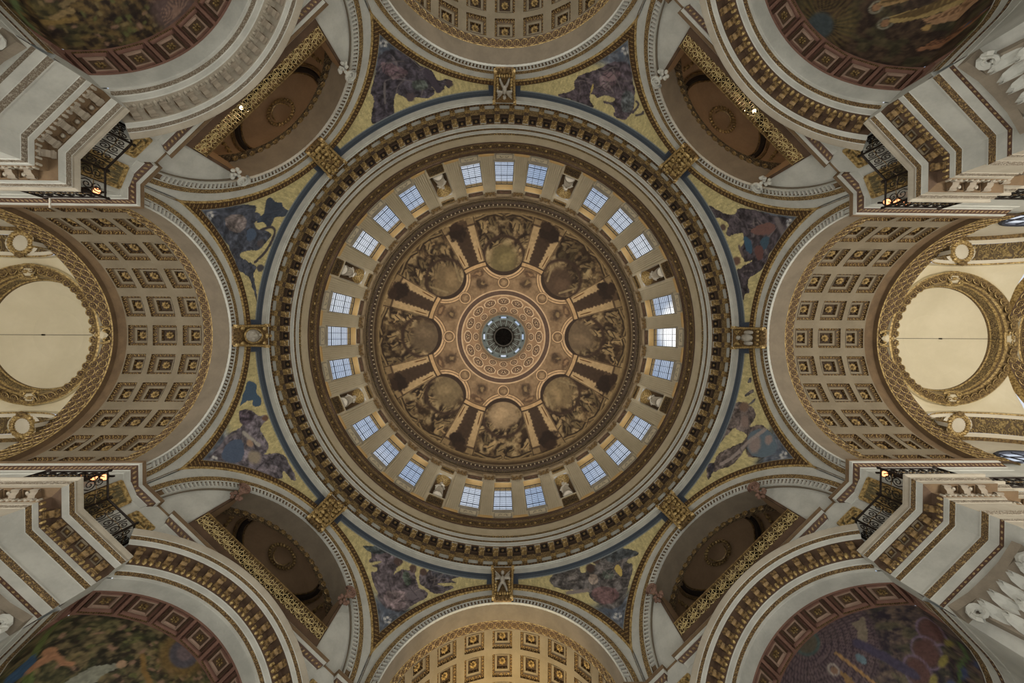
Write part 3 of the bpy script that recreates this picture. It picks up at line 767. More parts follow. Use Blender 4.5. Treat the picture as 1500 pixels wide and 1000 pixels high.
# ------------------------------------------------------------------ the lantern seen through the eye
M['lantern'] = stone('lantern_stone', (150, 156, 148), (176, 180, 170), 1.5)
M['lanterndark'] = stone('lantern_inner', (86, 80, 72), (108, 100, 90), 1.5)
mb = MB()
for b in range(8):      # drum of the lantern with an opening in each side
    for i in range(12):
        a0, a1 = math.radians(b * 45 - 22.5 + i * 3.75), math.radians(b * 45 - 22.5 + (i + 1) * 3.75)
        mid = 4 <= i <= 7
        for z0, z1 in (((60.3, 66.5), (72.5, 74.5)) if mid else ((60.3, 74.5),)):
            mb.quad((3.5 * math.cos(a0), 3.5 * math.sin(a0), z0), (3.5 * math.cos(a1), 3.5 * math.sin(a1), z0), (3.5 * math.cos(a1), 3.5 * math.sin(a1), z1), (3.5 * math.cos(a0), 3.5 * math.sin(a0), z1), 0)
lathe(mb, [(3.5, 74.4), (3.3, 74.8), (3.1, 75.4), (2.3, 78.4), (2.1, 78.5), (2.0, 84), (1.7, 86), (0, 87)], [0, 1, 1, 1, 1, 1, 1], 48)
lan = struct('trim_lantern', mb.mesh('lantern_shell', ['lantern', 'lanterndark']))
mb = MB()
mb.tube([(3.42, 0, 66), (3.3, 0, 74.5), (3.0, 0, 75.6), (2.25, 0, 78.3)], .13, 0, 5)
rib_me = mb.mesh('lantern_rib', ['lantern'])
mb = MB(); 
for q in (-.2, .2): mb.tube([(3.0, q, 75.7), (2.4, q * .8, 78)], .06, 0, 4)
mb.tube([(2.75, -.2, 76.7), (2.75, .2, 76.7)], .06, 0, 4); fan_me = mb.mesh('lantern_panel', ['lantern'])
for i in range(16): link('rib', rib_me, lan, RZ(i * 22.5 + 11.25)); link('panel', fan_me, lan, RZ(i * 22.5))
mb = MB(); lathe(mb, [(2.15, 78.4), (2.0, 78.2), (1.75, 78.3), (1.7, 78.6)], [0, 0, 0], 32)
for i in range(6):
    a = i * PI / 6; mb.tube([(1.75 * math.cos(a), 1.75 * math.sin(a), 78.6), (-1.75 * math.cos(a), -1.75 * math.sin(a), 78.6)], .05, 1, 4)
link('eye_grating', mb.mesh('eye_grating', ['lanterndark', 'iron']), lan)

# ================================================================== the eight great arches under the dome
HC = 18.1; S2 = math.sqrt(.5)
def diag(n, t):            # diagonal arm's plan point, in the frame of the cardinal arm 45 degrees before it
    return (n * S2 - t * S2, n * S2 + t * S2)
def rosette_mesh(name, r, d, mats, petals=8):
    mb = MB()
    for i in range(petals):
        a = 2 * PI * i / petals; mb.blob((.56 * r * math.cos(a), .56 * r * math.sin(a), 0), (.36 * r, .3 * r, d * .7), 0, Matrix.Rotation(a, 3, 'Z'), 5, 3)
    mb.blob((0, 0, 0), (.26 * r, .26 * r, d), 0, None, 6, 3)
    return mb.mesh(name, mats)
rose_me = rosette_mesh('rosette', .29, .1, ['giltmid'])
def disc_mesh(name, r, mats):      # ring with a small flower in it, as on the gilt bands
    mb = MB(); mb.poly([(r * .9 * math.cos(a), r * .9 * math.sin(a), -.02) for a in np.linspace(0, 2 * PI, 10, endpoint=False)], 2); mb.tube([(r * .86 * math.cos(a), r * .86 * math.sin(a), 0) for a in np.linspace(0, 2 * PI, 10, endpoint=False)], r * .11, 0, 4, True)
    for i in range(4):
        a = PI / 4 + i * PI / 2; mb.blob((.36 * r * math.cos(a), .36 * r * math.sin(a), 0), (.27 * r, .2 * r, .05), 1, Matrix.Rotation(a, 3, 'Z'), 4, 3)
    return mb.mesh(name, mats)
disc_me = disc_mesh('ring_flower', .25, ['gilt', 'giltdark', 'dark'])
disc2_me = disc_mesh('ring_flower', .27, ['gilt', 'giltdark', 'brown'])
def on_arch(n, th, rho, hc=HC):    # frame on an arch soffit: local z points to the arch's axis
    a = math.radians(th); return T(n, 0, hc) @ Matrix.Rotation(-a, 4, 'X') @ T(0, 0, rho) @ Matrix.Rotation(PI, 4, 'X')

mb = MB()     # pale teeth of the fluted inner moulding
for i in range(84):
    a = math.radians(-84 + 168 * (i + .5) / 84); R = Matrix.Rotation(-a, 3, 'X')
    mb.box(R @ Vector((16.975, 0, 6.29)) + Vector((0, 0, HC)), (.11, .1, .33), 0, R)
teeth_me = mb.mesh('fluting', ['white'])
arm_walls = []
def front_profile():
    pr = [(6.1, 17.06), (6.1, 16.92), (6.145, 16.92), (6.15, 17.02), (6.42, 17.02), (6.425, 16.92), (6.46, 16.92), (6.47, 16.88), (6.73, 16.87), (6.75, 16.96), (7.34, 16.96), (7.35, 16.88), (7.42, 16.86), (7.82, 16.86), (7.9, 16.9), (7.9, 17.03)]
    return pr, [0, 0, 1, 1, 1, 0, 0, 2, 0, 0, 3, 3, 4, 3, 3]
for k in range(8):
    mb = MB(); pr, mt = front_profile()
    arcsweep(mb, HC, pr, mt, 96, -88, 88, 7.04)
    if k % 2 == 0:
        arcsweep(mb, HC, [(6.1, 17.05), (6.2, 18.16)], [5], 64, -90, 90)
        for s in (-1, 1):
            mb.quad((17, s * 6.2, 15.0), (26, s * 6.2, 15.0), (26, s * 6.2, 18.4), (17, s * 6.2, 18.4), 0)
            st_ = [(17, 6.2), (19.05, 6.2), (19.05, 6.5), (19.9, 6.5), (19.9, 6.8), (26, 6.8)]
            mb.strip([(x, s * y, -1.6) for x, y in st_], [(x, s * y, 15.1) for x, y in st_], 0)
            mb.quad((17, s * 6.2, -1.6), (17, s * 7.04, -1.6), (17, s * 7.04, 18.8), (17, s * 6.2, 18.8), 0)
    else:
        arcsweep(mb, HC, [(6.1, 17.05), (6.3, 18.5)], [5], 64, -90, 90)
        for s in (-1, 1):
            mb.quad((17, s * 4.1, -1.6), (17, s * 7.04, -1.6), (17, s * 7.04, 18.15), (17, s * 4.1, 18.15), 0)
            # pale side panel under the arch, its joints and jamb
            ts = np.linspace(4.2, 6.13, 12); A = [(17.25, s * t, 18.1) for t in ts]; B = [(17.25, s * t, HC + math.sqrt(max(0, 6.16 ** 2 - t * t))) for t in ts]
            mb.strip(A, B, 0)
            mb.quad((17.25, s * 4.2, 18.1), (18.6, s * 4.2, 18.1), (18.6, s * 4.2, 22.7), (17.25, s * 4.2, 22.7), 6)
            mb.box((17.22, s * 4.26, 20.2), (.12, .14, 4.3), 7)
        ts = np.linspace(-4.1, 4.1, 25)
        mb.strip([(17.04, t, 11 + math.sqrt(5.5 ** 2 - t * t)) for t in ts], [(17.04, t, 18.15) for t in ts], 0)
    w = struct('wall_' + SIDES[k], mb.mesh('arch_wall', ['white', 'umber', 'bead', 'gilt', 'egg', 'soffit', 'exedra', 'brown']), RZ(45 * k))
    link('fluting', teeth_me, w, kind='stuff'); arm_walls.append(w)

# ================================================================== coffered barrel vaults of the four arms
ROWS = [(18.92, 20.06), (20.44, 21.9), (22.24, 23.4)]; RB = 6.3; PITCH = 16.4; HALF = 5.75
def coffer_mesh(n0, n1):
    mb = MB(); c = (n0 + n1) / 2
    def rect(ins, dep):
        a = math.radians(HALF) - ins / RB; x0, x1 = n0 - c + ins, n1 - c - ins; r = RB + dep; q = []
        for x, s in ((x0, -1), (x1, -1), (x1, 1), (x0, 1)): q.append((x, r * math.sin(s * a), RB - r * math.cos(a)))
        return q
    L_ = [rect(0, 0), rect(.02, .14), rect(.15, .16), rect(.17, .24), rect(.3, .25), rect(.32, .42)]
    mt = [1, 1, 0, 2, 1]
    for j in range(5):
        A, B = L_[j], L_[j + 1]
        for i in range(4):
            d = (Vector(A[i]) - Vector(A[(i + 1) % 4])).length
            mb.quad(A[i], A[(i + 1) % 4], B[(i + 1) % 4], B[i], mt[j], [(0, 0), (d, 0), (d, 1), (0, 1)])
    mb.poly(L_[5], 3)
    # gilt bead round the outer step
    for i in range(4):
        A, B = Vector(L_[1][i]), Vector(L_[1][(i + 1) % 4]); n = 9
        for j in range(n): mb.blob(A + (B - A) * (j + .5) / n + Vector((0, 0, -.0)), (.045, .045, .04), 4, None, 4, 3)
    return mb.mesh('coffer', ['vaultmid', 'egg', 'vault', 'dark', 'gilt'])
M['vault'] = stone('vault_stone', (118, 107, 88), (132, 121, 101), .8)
cof_me = [coffer_mesh(*r) for r in ROWS]
def vault_mesh():
    mb = MB(); ns = [18.74] + [x for r in ROWS for x in r] + [23.5]
    def band(n0, n1, t0, t1, m=0, seg=2):
        an = [math.radians(t0 + (t1 - t0) * i / seg) for i in range(seg + 1)]
        mb.strip([(n0, RB * math.sin(a), HC + RB * math.cos(a)) for a in an], [(n1, RB * math.sin(a), HC + RB * math.cos(a)) for a in an], m, [a * RB for a in an])
    for i in range(0, len(ns), 2): band(ns[i], ns[i + 1], -90, 90, 0, 72)
    for (n0, n1) in ROWS:
        e = [-90.] + sum([[PITCH * i - HALF, PITCH * i + HALF] for i in range(-5, 6)], []) + [90.]
        for j in range(0, len(e), 2): band(n0, n1, e[j], e[j + 1])
    arcsweep(mb, HC, [(6.2, 18.16), (6.16, 18.2), (6.18, 18.7), (6.24, 18.72), (6.3, 18.76)], [1, 2, 1, 1], 72)
    arcsweep(mb, HC, [(6.3, 23.5), (6.36, 24.12), (6.1, 24.14)], [3, 3], 72)
    return mb
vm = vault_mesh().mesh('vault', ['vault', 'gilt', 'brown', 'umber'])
cart_mb = MB()      # gilt cartouche at an arch's crown (z is down into the room)
cart_mb.blob((0, 0, .1), (.62, .42, .16), 1); 
for s in (-1, 1):
    for q in (-1, 1): cart_mb.tube([(q * (.55 + .2 * math.cos(t)), s * (.38 + .14 * math.sin(t)), .12 + .02 * t) for t in np.linspace(0, 5.2, 9)], .08, 0, 5)
    cart_mb.tube([(-.75, s * .5, .1), (-.3, s * .62, .16), (.3, s * .62, .16), (.75, s * .5, .1)], .08, 0, 5)
cart_mb.blob((.1, 0, .24), (.22, .18, .1), 0)
cart_me = cart_mb.mesh('cartouche', ['gilt', 'beige'])
for k in (0, 2, 4, 6):
    v = struct('ceiling_' + SIDES[k], vm, RZ(45 * k))
    for i in range(-5, 6):
        for me, (n0, n1) in zip(cof_me, ROWS):
            c = link('coffer', me, v, on_arch((n0 + n1) / 2, PITCH * i, RB))
            link('rosette', rose_me, c, T(0, 0, -.36))
    for i in range(38):
        link('ring_flower', disc_me, v, on_arch(18.45, -88 + 176 * (i + .5) / 38, 6.17))
    # far gilt arch
    mb = MB()
    arcsweep(mb, HC, [(6.1, 24.14), (6.06, 24.2), (6.06, 25.28), (6.12, 25.36), (6.5, 25.4)], [1, 0, 1, 1], 72)
    ga = link('gilt_arch', mb.mesh('gilt_arch', ['brown', 'gilt']), v)
    for i in range(36):
        for q in (24.47, 25.01): link('ring_flower', disc2_me, ga, on_arch(q, -88 + 176 * (i + .5) / 36, 6.05))
    if k in (0, 4): link('cartouche', cart_me, ga, on_arch(24.8, 0, 6.05) @ Matrix.Scale(.8, 4))

# ================================================================== vaulted bays of the nave and the choir
M['saucer'] = stone('saucer_plaster', (204, 193, 164), (214, 203, 175), .4, .04)
wre = MB()
for i in range(22):
    a = 2 * PI * i / 22; wre.blob((.62 * math.cos(a), .62 * math.sin(a), .04), (.2, .13, .15), 0, Matrix.Rotation(a + .6, 3, 'Z'), 5, 3)
wre.blob((.72, 0, .1), (.2, .3, .16), 1)
wreath_me = wre.mesh('wreath', ['gilt', 'giltdark'])
M['paleplaster'] = stone('pale_plaster', (206, 198, 178), (216, 208, 190), .5, .05)
def bay(k, nc, first):
    A, AT, RS, CH = 3.65, 9.0, 7.35, 17.9
    hh = lambda dn, t: CH + RS * math.sqrt(max(.02, 1 - (dn / RS) ** 2 - (t / AT) ** 2))
    mb = MB(); seg = 96; ro = 4.25
    inner, mid, outer, out2 = [], [], [], []
    for i in range(seg + 1):
        a = 2 * PI * i / seg; c, s = math.cos(a), math.sin(a); rb = min(A / max(1e-6, abs(c)), 4.68 / max(1e-6, abs(s)))
        rb = max(rb, ro * .98 if rb < ro else rb); 
        f = lambda r: (nc + r * c, r * s, hh(r * c, r * s))
        inner.append(f(min(ro, rb))); mid.append(f((ro + rb) / 2 if rb > ro else rb)); outer.append(f(rb))
    mb.strip(inner, mid, 0); mb.strip(mid, outer, 0)
    # the ring's cylinder and the shallow saucer over it
    h0 = hh(3.6, 0) - .05
    def cyl(prof, mts):
        an = [2 * PI * i / seg for i in range(seg + 1)]
        for j in range(len(prof) - 1):
            U = [x * prof[j][0] for x in an]
            mb.strip([(nc + prof[j][0] * math.cos(x), prof[j][0] * math.sin(x), prof[j][1]) for x in an], [(nc + prof[j + 1][0] * math.cos(x), prof[j + 1][0] * math.sin(x), prof[j + 1][1]) for x in an], mts[j], U)
    cyl([(4.34, h0 + .8), (4.3, h0 - .3), (4.22, h0 - .34), (3.72, h0 - .2), (3.66, h0 - .1), (3.6, h0), (3.56, h0 + .12), (3.5, h0 + .5), (3.42, h0 + .52), (3.4, h0 + .62)], [0, 1, 2, 1, 3, 1, 4, 1, 3])
    cyl([(3.4, h0 + .62), (2.6, h0 + 1.0), (1.6, h0 + 1.3), (.6, h0 + 1.44), (.01, h0 + 1.46)], [5, 5, 5, 5])
    b = struct('ceiling_%s_bay' % SIDES[k], mb.mesh('bay_vault', ['cream', 'gilt', 'giltdark', 'leaf', 'scroll', 'saucer']), RZ(45 * k))
    ring = None
    for i in range(44):
        a = 360 * (i + .5) / 44; R = 3.98
        link('ring_flower', disc2_me, b, T(nc, 0, 0) @ RZ(a) @ T(R, 0, h0 - .29) @ Matrix.Rotation(math.radians(165), 4, 'Y'))
    for a in ((90, 270, 0) if first else ()):
        link('cartouche', cart_me, b, T(nc, 0, 0) @ RZ(a) @ T(3.85, 0, h0 - .15) @ Matrix.Rotation(PI, 4, 'X') @ RZ(90) @ Matrix.Scale(.72, 4))
    for s in (-1, 1):
        mb = MB(); dn = np.linspace(-A, A, 33); AR = lambda d: 21.0 + 2.8 * math.sqrt(max(0, 1 - (d / (A + .25)) ** 2)); dn = [(A + .25) * math.sin(q) for q in np.linspace(-PI / 2, PI / 2, 41)]
        ed = [(nc + d, AR(d)) for d in dn]
        mb.strip([(nc + d, s * 4.68, AR(d)) for d in dn], [(nc + d, s * 4.68, max(AR(d), hh(min(A, max(-A, d)), 4.68)) + .02) for d in dn], 4)
        ed = ed + [(nc + A + .25, 17.2)]; U = [q[0] for q in ed]
        for t0, t1, m, dz in ((4.66, 4.76, 1, -.06), (4.76, 4.98, 0, -.02), (4.98, 6.0, 5, .03), (6.0, 6.25, 0, -.02), (6.25, 6.5, 3, 0)):
            mb.strip([(n, s * t0, h + dz) for n, h in ed], [(n, s * t1, h + dz) for n, h in ed], m, U)
        # clerestory wall with its window opening
        wn = np.linspace(-2.3, 2.3, 25); top = [(nc + d, 18.9 + math.sqrt(max(0, 2.3 ** 2 - d * d))) for d in wn]
        mb.strip([(n, s * 6.5, h) for n, h in top], [(nc + (n - nc) / 2.3 * (A + .24), s * 6.5, AR((n - nc) / 2.3 * (A + .24))) for n, h in top], 0)
        for q in (-1, 1): mb.quad((nc + q * 2.3, s * 6.5, 15), (nc + q * A, s * 6.5, 15), (nc + q * (A + .25), s * 6.5, 21.0), (nc + q * 2.3, s * 6.5, 18.9), 0)
        mb.quad((nc - 2.3, s * 6.5, 15), (nc + 2.3, s * 6.5, 15), (nc + 2.3, s * 6.5, 17.2), (nc - 2.3, s * 6.5, 17.2), 0)
        wl = struct('wall_%s_clerestory' % SIDES[k], mb.mesh('clerestory', ['paleplaster', 'gilt', 'panelgold', 'giltdark', 'cream', 'scroll']), RZ(45 * k))
        tt = T(nc, s * 5.5, AR(0) - .04) @ Matrix.Rotation(PI, 4, 'X') @ RZ(90 * s)
        pl = MB(); pl.blob((0, 0, .03), (.74, 1.0, .06), 0, None, 20, 4)
        mo = link('medallion', pl.mesh('medallion', ['paleplaster']), wl, tt); link('wreath', wreath_me, mo, T(0, 0, .06), label='gilt leaf wreath')
        global wi
        wi += 1; mb = MB()
        pts = [(nc + d, s * 6.5, 18.9 + math.sqrt(max(0, 2.3 ** 2 - d * d))) for d in wn]
        mb.tube([(nc - 2.3, s * 6.5, 17.2)] + pts + [(nc + 2.3, s * 6.5, 17.2)], .12, 0, 6, True)
        for d in (-1.15, 0, 1.15): mb.tube([(nc + d, s * 6.5, 17.2), (nc + d, s * 6.5, 18.9 + math.sqrt(2.3 ** 2 - d * d))], .05, 0, 4)
        for h in (17.9, 18.7, 19.5, 20.3): q = math.sqrt(max(0, 2.3 ** 2 - max(0, h - 18.9) ** 2)); mb.tube([(nc - q, s * 6.5, h), (nc + q, s * 6.5, h)], .05, 0, 4)
        wn_ = struct('window_%d' % wi, mb.mesh('clerestory_frame', ['lead']), RZ(45 * k))
        mb = MB(); mb.poly([(nc - 2.3, s * 6.56, 17.2)] + [(p[0], s * 6.56, p[2]) for p in pts] + [(nc + 2.3, s * 6.56, 17.2)]); link('pane', mb.mesh('arched_pane', ['glass']), wn_)
    # transverse arch beyond the bay
    mb = MB(); arcsweep(mb, HC, [(6.5, nc + A - .02), (6.05, nc + A), (6.05, nc + A + 1.2), (6.5, nc + A + 1.22)], [1, 0, 1], 64)
    g2 = link('gilt_arch', mb.mesh('gilt_arch', ['brown', 'gilt']), b)
    if first:
        for i in range(36):
            for q in (.33, .87): link('ring_flower', disc2_me, g2, on_arch(nc + A + q, -88 + 176 * (i + .5) / 36, 6.04))
    for s in (-1, 1):
        mb = MB(); mb.quad((nc - A - .1, s * 6.4, -1.6), (nc + A + 1.3, s * 6.4, -1.6), (nc + A + 1.3, s * 6.4, 18), (nc - A - .1, s * 6.4, 18))
        struct('wall_%s_side' % SIDES[k], mb.mesh('bay_side_wall', ['white']), RZ(45 * k))
for k in (0, 4):
    bay(k, 29.0, True); bay(k, 29.0 + 8.5, False)
for k in range(0, 8, 2):
    n1 = 42.6 if k in (0, 4) else 26
    mb = MB(); mb.quad((n1, -8, -1.6), (n1, 8, -1.6), (n1, 8, 26), (n1, -8, 26)); struct('wall_%s_end' % SIDES[k], mb.mesh('end_wall', ['white']), RZ(45 * k))

# ================================================================== cornices of the eight piers
UP = [(-.05, 17.4), (.0, 17.42), (.02, 17.66), (.05, 17.68), (.19, 17.9), (.22, 17.91), (.25, 18.03), (.28, 18.04), (.32, 18.15), (.32, 18.19), (-.6, 18.2)]
UP = [(p + .03 if h < 18.18 else p, h) for p, h in UP]
UPM = [0, 0, 0, 1, 0, 0, 2, 2, 0, 0]
EN = [(-.04, 12.0), (-.02, 12.1), (-.02, 12.46), (.0, 12.47), (.02, 12.58), (.02, 12.6), (.03, 12.84), (.04, 12.86), (.1, 13.02), (.1, 13.06), (.0, 13.07), (.0, 13.84), (.02, 13.86), (.05, 14.02),
      (.07, 14.04), (.07, 14.2), (.08, 14.21), (.1, 14.24), (.1, 14.58), (.44, 14.6), (.44, 14.62), (.46, 14.8), (.48, 14.82), (.54, 14.95), (.55, 14.96), (.58, 15.06), (.66, 15.12), (.68, 15.18), (-.9, 15.2)]
EN = [(p + .05 if h < 15 else p, h) for p, h in EN]
ENM = [0, 0, 0, 1, 0, 0, 0, 2, 0, 0, 0, 3, 4, 0, 0, 5, 5, 5, 5, 0, 0, 0, 2, 0, 6, 6, 6, 0]
mb = MB()     # modillion, projecting to -x from the wall at x = 0, soffit at z = 0
mp = [(0, -.32), (-.05, -.32), (-.1, -.22), (-.2, -.2), (-.28, -.12), (-.34, -.12), (-.37, -.05), (-.37, 0), (0, 0)]
for s in (-1, 1): mb.poly([(x, s * .13, z) for x, z in mp][::s], 1)
for i in range(len(mp) - 2):
    (x0, z0), (x1, z1) = mp[i], mp[i + 1]; mb.quad((x0, -.13, z0), (x0, .13, z0), (x1, .13, z1), (x1, -.13, z1), 0)
for x, z, r in ((-.33, -.08, .05), (-.08, -.29, .04)): mb.tube([(x, -.15, z), (x, .15, z)], r, 0, 6)
mod_me = mb.mesh('modillion', ['giltdull', 'brown']); modw_me = mb.mesh('modillion', ['greybrown', 'umber'])
mb = MB()
for (x, y, a, b) in ((-.06, 0, .04, .3), (-.38, 0, .04, .3), (-.22, .15, .3, .04), (-.22, -.15, .3, .04)): mb.box((x, y, -.02), (a, b, .05), 0)
mb.blob((-.22, 0, -.01), (.09, .09, .05), 1, None, 6, 3); modc_me = mb.mesh('soffit_coffer', ['vault', 'giltmid']); modcw_me = mb.mesh('soffit_coffer', ['umber', 'grey'])
def egg_row(path, out, p, h, pitch, r, name):
    mb = MB()
    for i in range(len(path) - 1):
        a = Vector((path[i][0] + out[i].x * p, path[i][1] + out[i].y * p, h)); b = Vector((path[i + 1][0] + out[i + 1].x * p, path[i + 1][1] + out[i + 1].y * p, h)); L = (b - a).length; n = int(L / pitch)
        R = Matrix.Rotation(math.atan2(b.y - a.y, b.x - a.x), 3, 'Z')
        for j in range(n): mb.blob(a + (b - a) * (j + .5) / max(1, n), (r[0], r[1], r[2]), 0, R, 5, 3)
    return mb
PIERS = []
for k in (0, 2, 4, 6):
    for s in (1, -1):
        fl = lambda p: (p[0], s * p[1])
        # upper impost
        path = [fl(q) for q in [(24.1, 6.2), (17, 6.2), (17, 7.04), diag(17, -6.05), diag(17.32, -6.05), diag(17.32, -4.75), diag(17.02, -4.75), diag(17.02, 0)]]
        mb = MB(); pathsweep(mb, path, s, UP, UPM)
        u = trim(mb.mesh('upper_impost', ['white', 'redbead', 'umber']), RZ(45 * k))
        path = [fl(q) for q in [(25.3, 6.8), (19.9, 6.8), (19.9, 6.5), (19.05, 6.5), (19.05, 6.2), (17, 6.2), (17, 7.04), diag(17, -4.1)]]
        plain = k == 4 and s == 1; off = 7
        mb = MB(); out, U = pathsweep(mb, path, s, EN, [m + off for m in ENM], (0, 5)); pathsweep(mb, path, s, EN, [m + off if plain else m for m in ENM], (5, 7))
        # closing end against the niche
        e = path[-1]; o = out[-1]; q = [(e[0] + o.x * p, e[1] + o.y * p, h) for p, h in EN[10:]]; mb.poly(q, 0)
        en = trim(mb.mesh('entablature', ['white', 'redbead', 'leaf', 'white', 'leaf', 'brown', 'grey', 'white' if plain else 'grey', 'leaf_white', 'leaf_white', 'white' if plain else 'grey', 'leaf_white', 'umber', 'grey']), RZ(45 * k))
        link('eggs', egg_row(path[5:], out[5:], .15, 14.3, .2, (.07, .07, .12), 'eggs').mesh('eggs', ['grey' if plain else 'gilt']), en, kind='stuff'); link('plain_eggs', egg_row(path[:6], out[:6], .15, 14.3, .2, (.07, .07, .12), 'eggs').mesh('plain_eggs', ['grey']), en, kind='stuff')
        link('leaf_row', egg_row(path[5:], out[5:], .06, 13.94, .16, (.05, .04, .09), 'l').mesh('leaf_row', ['grey' if plain else 'giltdark']), en, kind='stuff')
        for i in (0, 2, 4, 5, 6):
            a, b = Vector(path[i]), Vector(path[i + 1]); o = Vector((-(b - a).y, (b - a).x)).normalized() * s; L = (b - a).length; n = max(1, round(L / .72)); ang = math.atan2(-o.y, -o.x)
            for j in range(n):
                c = a + (b - a) * (j + .5) / n + o * .1; d = a + (b - a) * min(1, (j + 1.0) / n) + o * .08
                if i == 0 and c.x > 25: continue
                if i == 0 and j == n - 1: continue
                link('modillion', modw_me if plain or i < 5 else mod_me, en, T(c.x, c.y, 14.58) @ Matrix.Rotation(ang, 4, 'Z'))
                if j < n - 1: link('soffit_coffer', modcw_me if plain or i < 5 else modc_me, en, T(d.x, d.y, 14.57) @ Matrix.Rotation(ang, 4, 'Z'))
        # carved and gilt panels between the two cornices, on the pier's canted face and on the diagonal wall
        def panel(a, b, z0, z1, name, fr=.1):
            a, b = Vector(a), Vector(b); d = (b - a).normalized(); o = Vector((-d.y, d.x)) * s; L = (b - a).length; mb = MB()
            P = lambda x, z, p: (a.x + d.x * x + o.x * p, a.y + d.y * x + o.y * p, z)
            R = Matrix.Rotation(math.atan2(d.y, d.x), 3, 'Z')
            for (x, z, sx, sz) in ((L / 2, z0, L, fr), (L / 2, z1, L, fr), (0, (z0 + z1) / 2, fr, z1 - z0), (L, (z0 + z1) / 2, fr, z1 - z0)): mb.box(P(x, z, .04), (sx + fr * .6, .1, sz + fr * .6), 0, R)
            mb.quad(P(0, z0, .03), P(L, z0, .03), P(L, z1, .03), P(0, z1, .03), 1, [(0, 0), (L, 0), (L, 1), (0, 1)])
            mb.box(P(L / 2, (z0 + z1) / 2, .06), (L * .6, .06, .07), 0, R)
            for q in (-1, 1): mb.tube([P(L / 2 + q * (.1 + .32 * L * t), (z0 + z1) / 2 + .3 * (z1 - z0) * math.sin(5 * t), .07) for t in np.linspace(0, 1, 8)], .045, 0, 4)
            return mb.mesh(name, ['gilt', 'panelgold'])
        ca, cb = fl((16.98, 6.52)), fl(diag(16.98, -6.52))
        mb = MB(); mb.quad((*ca, 15.1), (*cb, 15.1), (*cb, 17.7), (*ca, 17.7)); link('canted_face', mb.mesh('canted_face', ['white']), u)
        link('carved_panel', panel(ca, cb, 15.35, 17.25, 'carved_panel'), u)
        pa_, pb_ = fl(diag(17.3, -6.0)), fl(diag(17.3, -4.8))
        link('framed_panel', panel(fl(diag(17.0, -5.9)), fl(diag(17.0, -4.9)), 16.75, 17.15, 'framed_panel', .08), u)
        # Corinthian capital under the architrave on the diagonal face
        mb = MB(); c0 = -5.6
        R45 = Matrix.Rotation(math.radians(45) * s, 3, 'Z')
        DP = lambda n, t, z: (*fl(diag(n, t)), z)
        mb.grid([[DP(17, c0 - 1.0, 8), DP(16.75, c0 - 1.0, 8), DP(16.75, c0 + 1.0, 8), DP(17, c0 + 1.0, 8)], [DP(17, c0 - 1.0, 10.2), DP(16.75, c0 - 1.0, 10.2), DP(16.75, c0 + 1.0, 10.2), DP(17, c0 + 1.0, 10.2)],
                 [DP(17, c0 - 1.15, 11.8), DP(16.6, c0 - 1.15, 11.8), DP(16.6, c0 + 1.15, 11.8), DP(17, c0 + 1.15, 11.8)]], 0)
        ab = [DP(17.0, c0 - 1.5, 0), DP(16.42, c0 - 1.5, 0), DP(16.6, c0 - .7, 0), DP(16.62, c0, 0), DP(16.6, c0 + .7, 0), DP(16.42, c0 + 1.5, 0), DP(17.0, c0 + 1.5, 0)]
        for z0, z1, g_ in ((11.8, 11.88, .96), (11.88, 12.05, 1.0)):
            mb.strip([(p[0], p[1], z0) for p in ab], [(p[0], p[1], z1) for p in ab], 0); mb.poly([(p[0], p[1], z0) for p in ab], 0)
        cp = link('capital', mb.mesh('capital_bell', ['greybrown']), en)  # bell darker than its leaves: the shadow between them is in the colour
        for q in (-1, 1):
            mb = MB(); mb.tube([DP(16.52 - .1 * q * 0, c0 + q * (1.12 + .22 * math.cos(t) * (1 - t / 16)), 11.5 + .24 * math.sin(t) * (1 - t / 16)) for t in np.linspace(-1, 11, 22)], np.linspace(.1, .05, 22), 0, 5)
            link('volute', mb.mesh('volute', ['white']), cp)
        for row, (z, nl, off) in enumerate(((10.2, 4, 0), (10.75, 5, .5))):
            for i in range(nl):
                t = c0 + (i - (nl - 1) / 2) * 2.1 / nl; mb = MB(); G_ = []
                for zz, w, pn in ((0, .2, .0), (.25, .22, -.08), (.5, .2, -.14), (.7, .15, -.3), (.74, .09, -.46), (.6, .03, -.52)):
                    G_.append([DP(16.76 + pn + .04, t - w, z + zz), DP(16.72 + pn, t - w * .5, z + zz + .04), DP(16.76 + pn, t, z + zz), DP(16.72 + pn, t + w * .5, z + zz + .04), DP(16.76 + pn + .04, t + w, z + zz)])
                mb.grid(G_, 0); link('leaf', mb.mesh('acanthus_leaf', ['white']), cp)
        PIERS.append((k, s, fl))

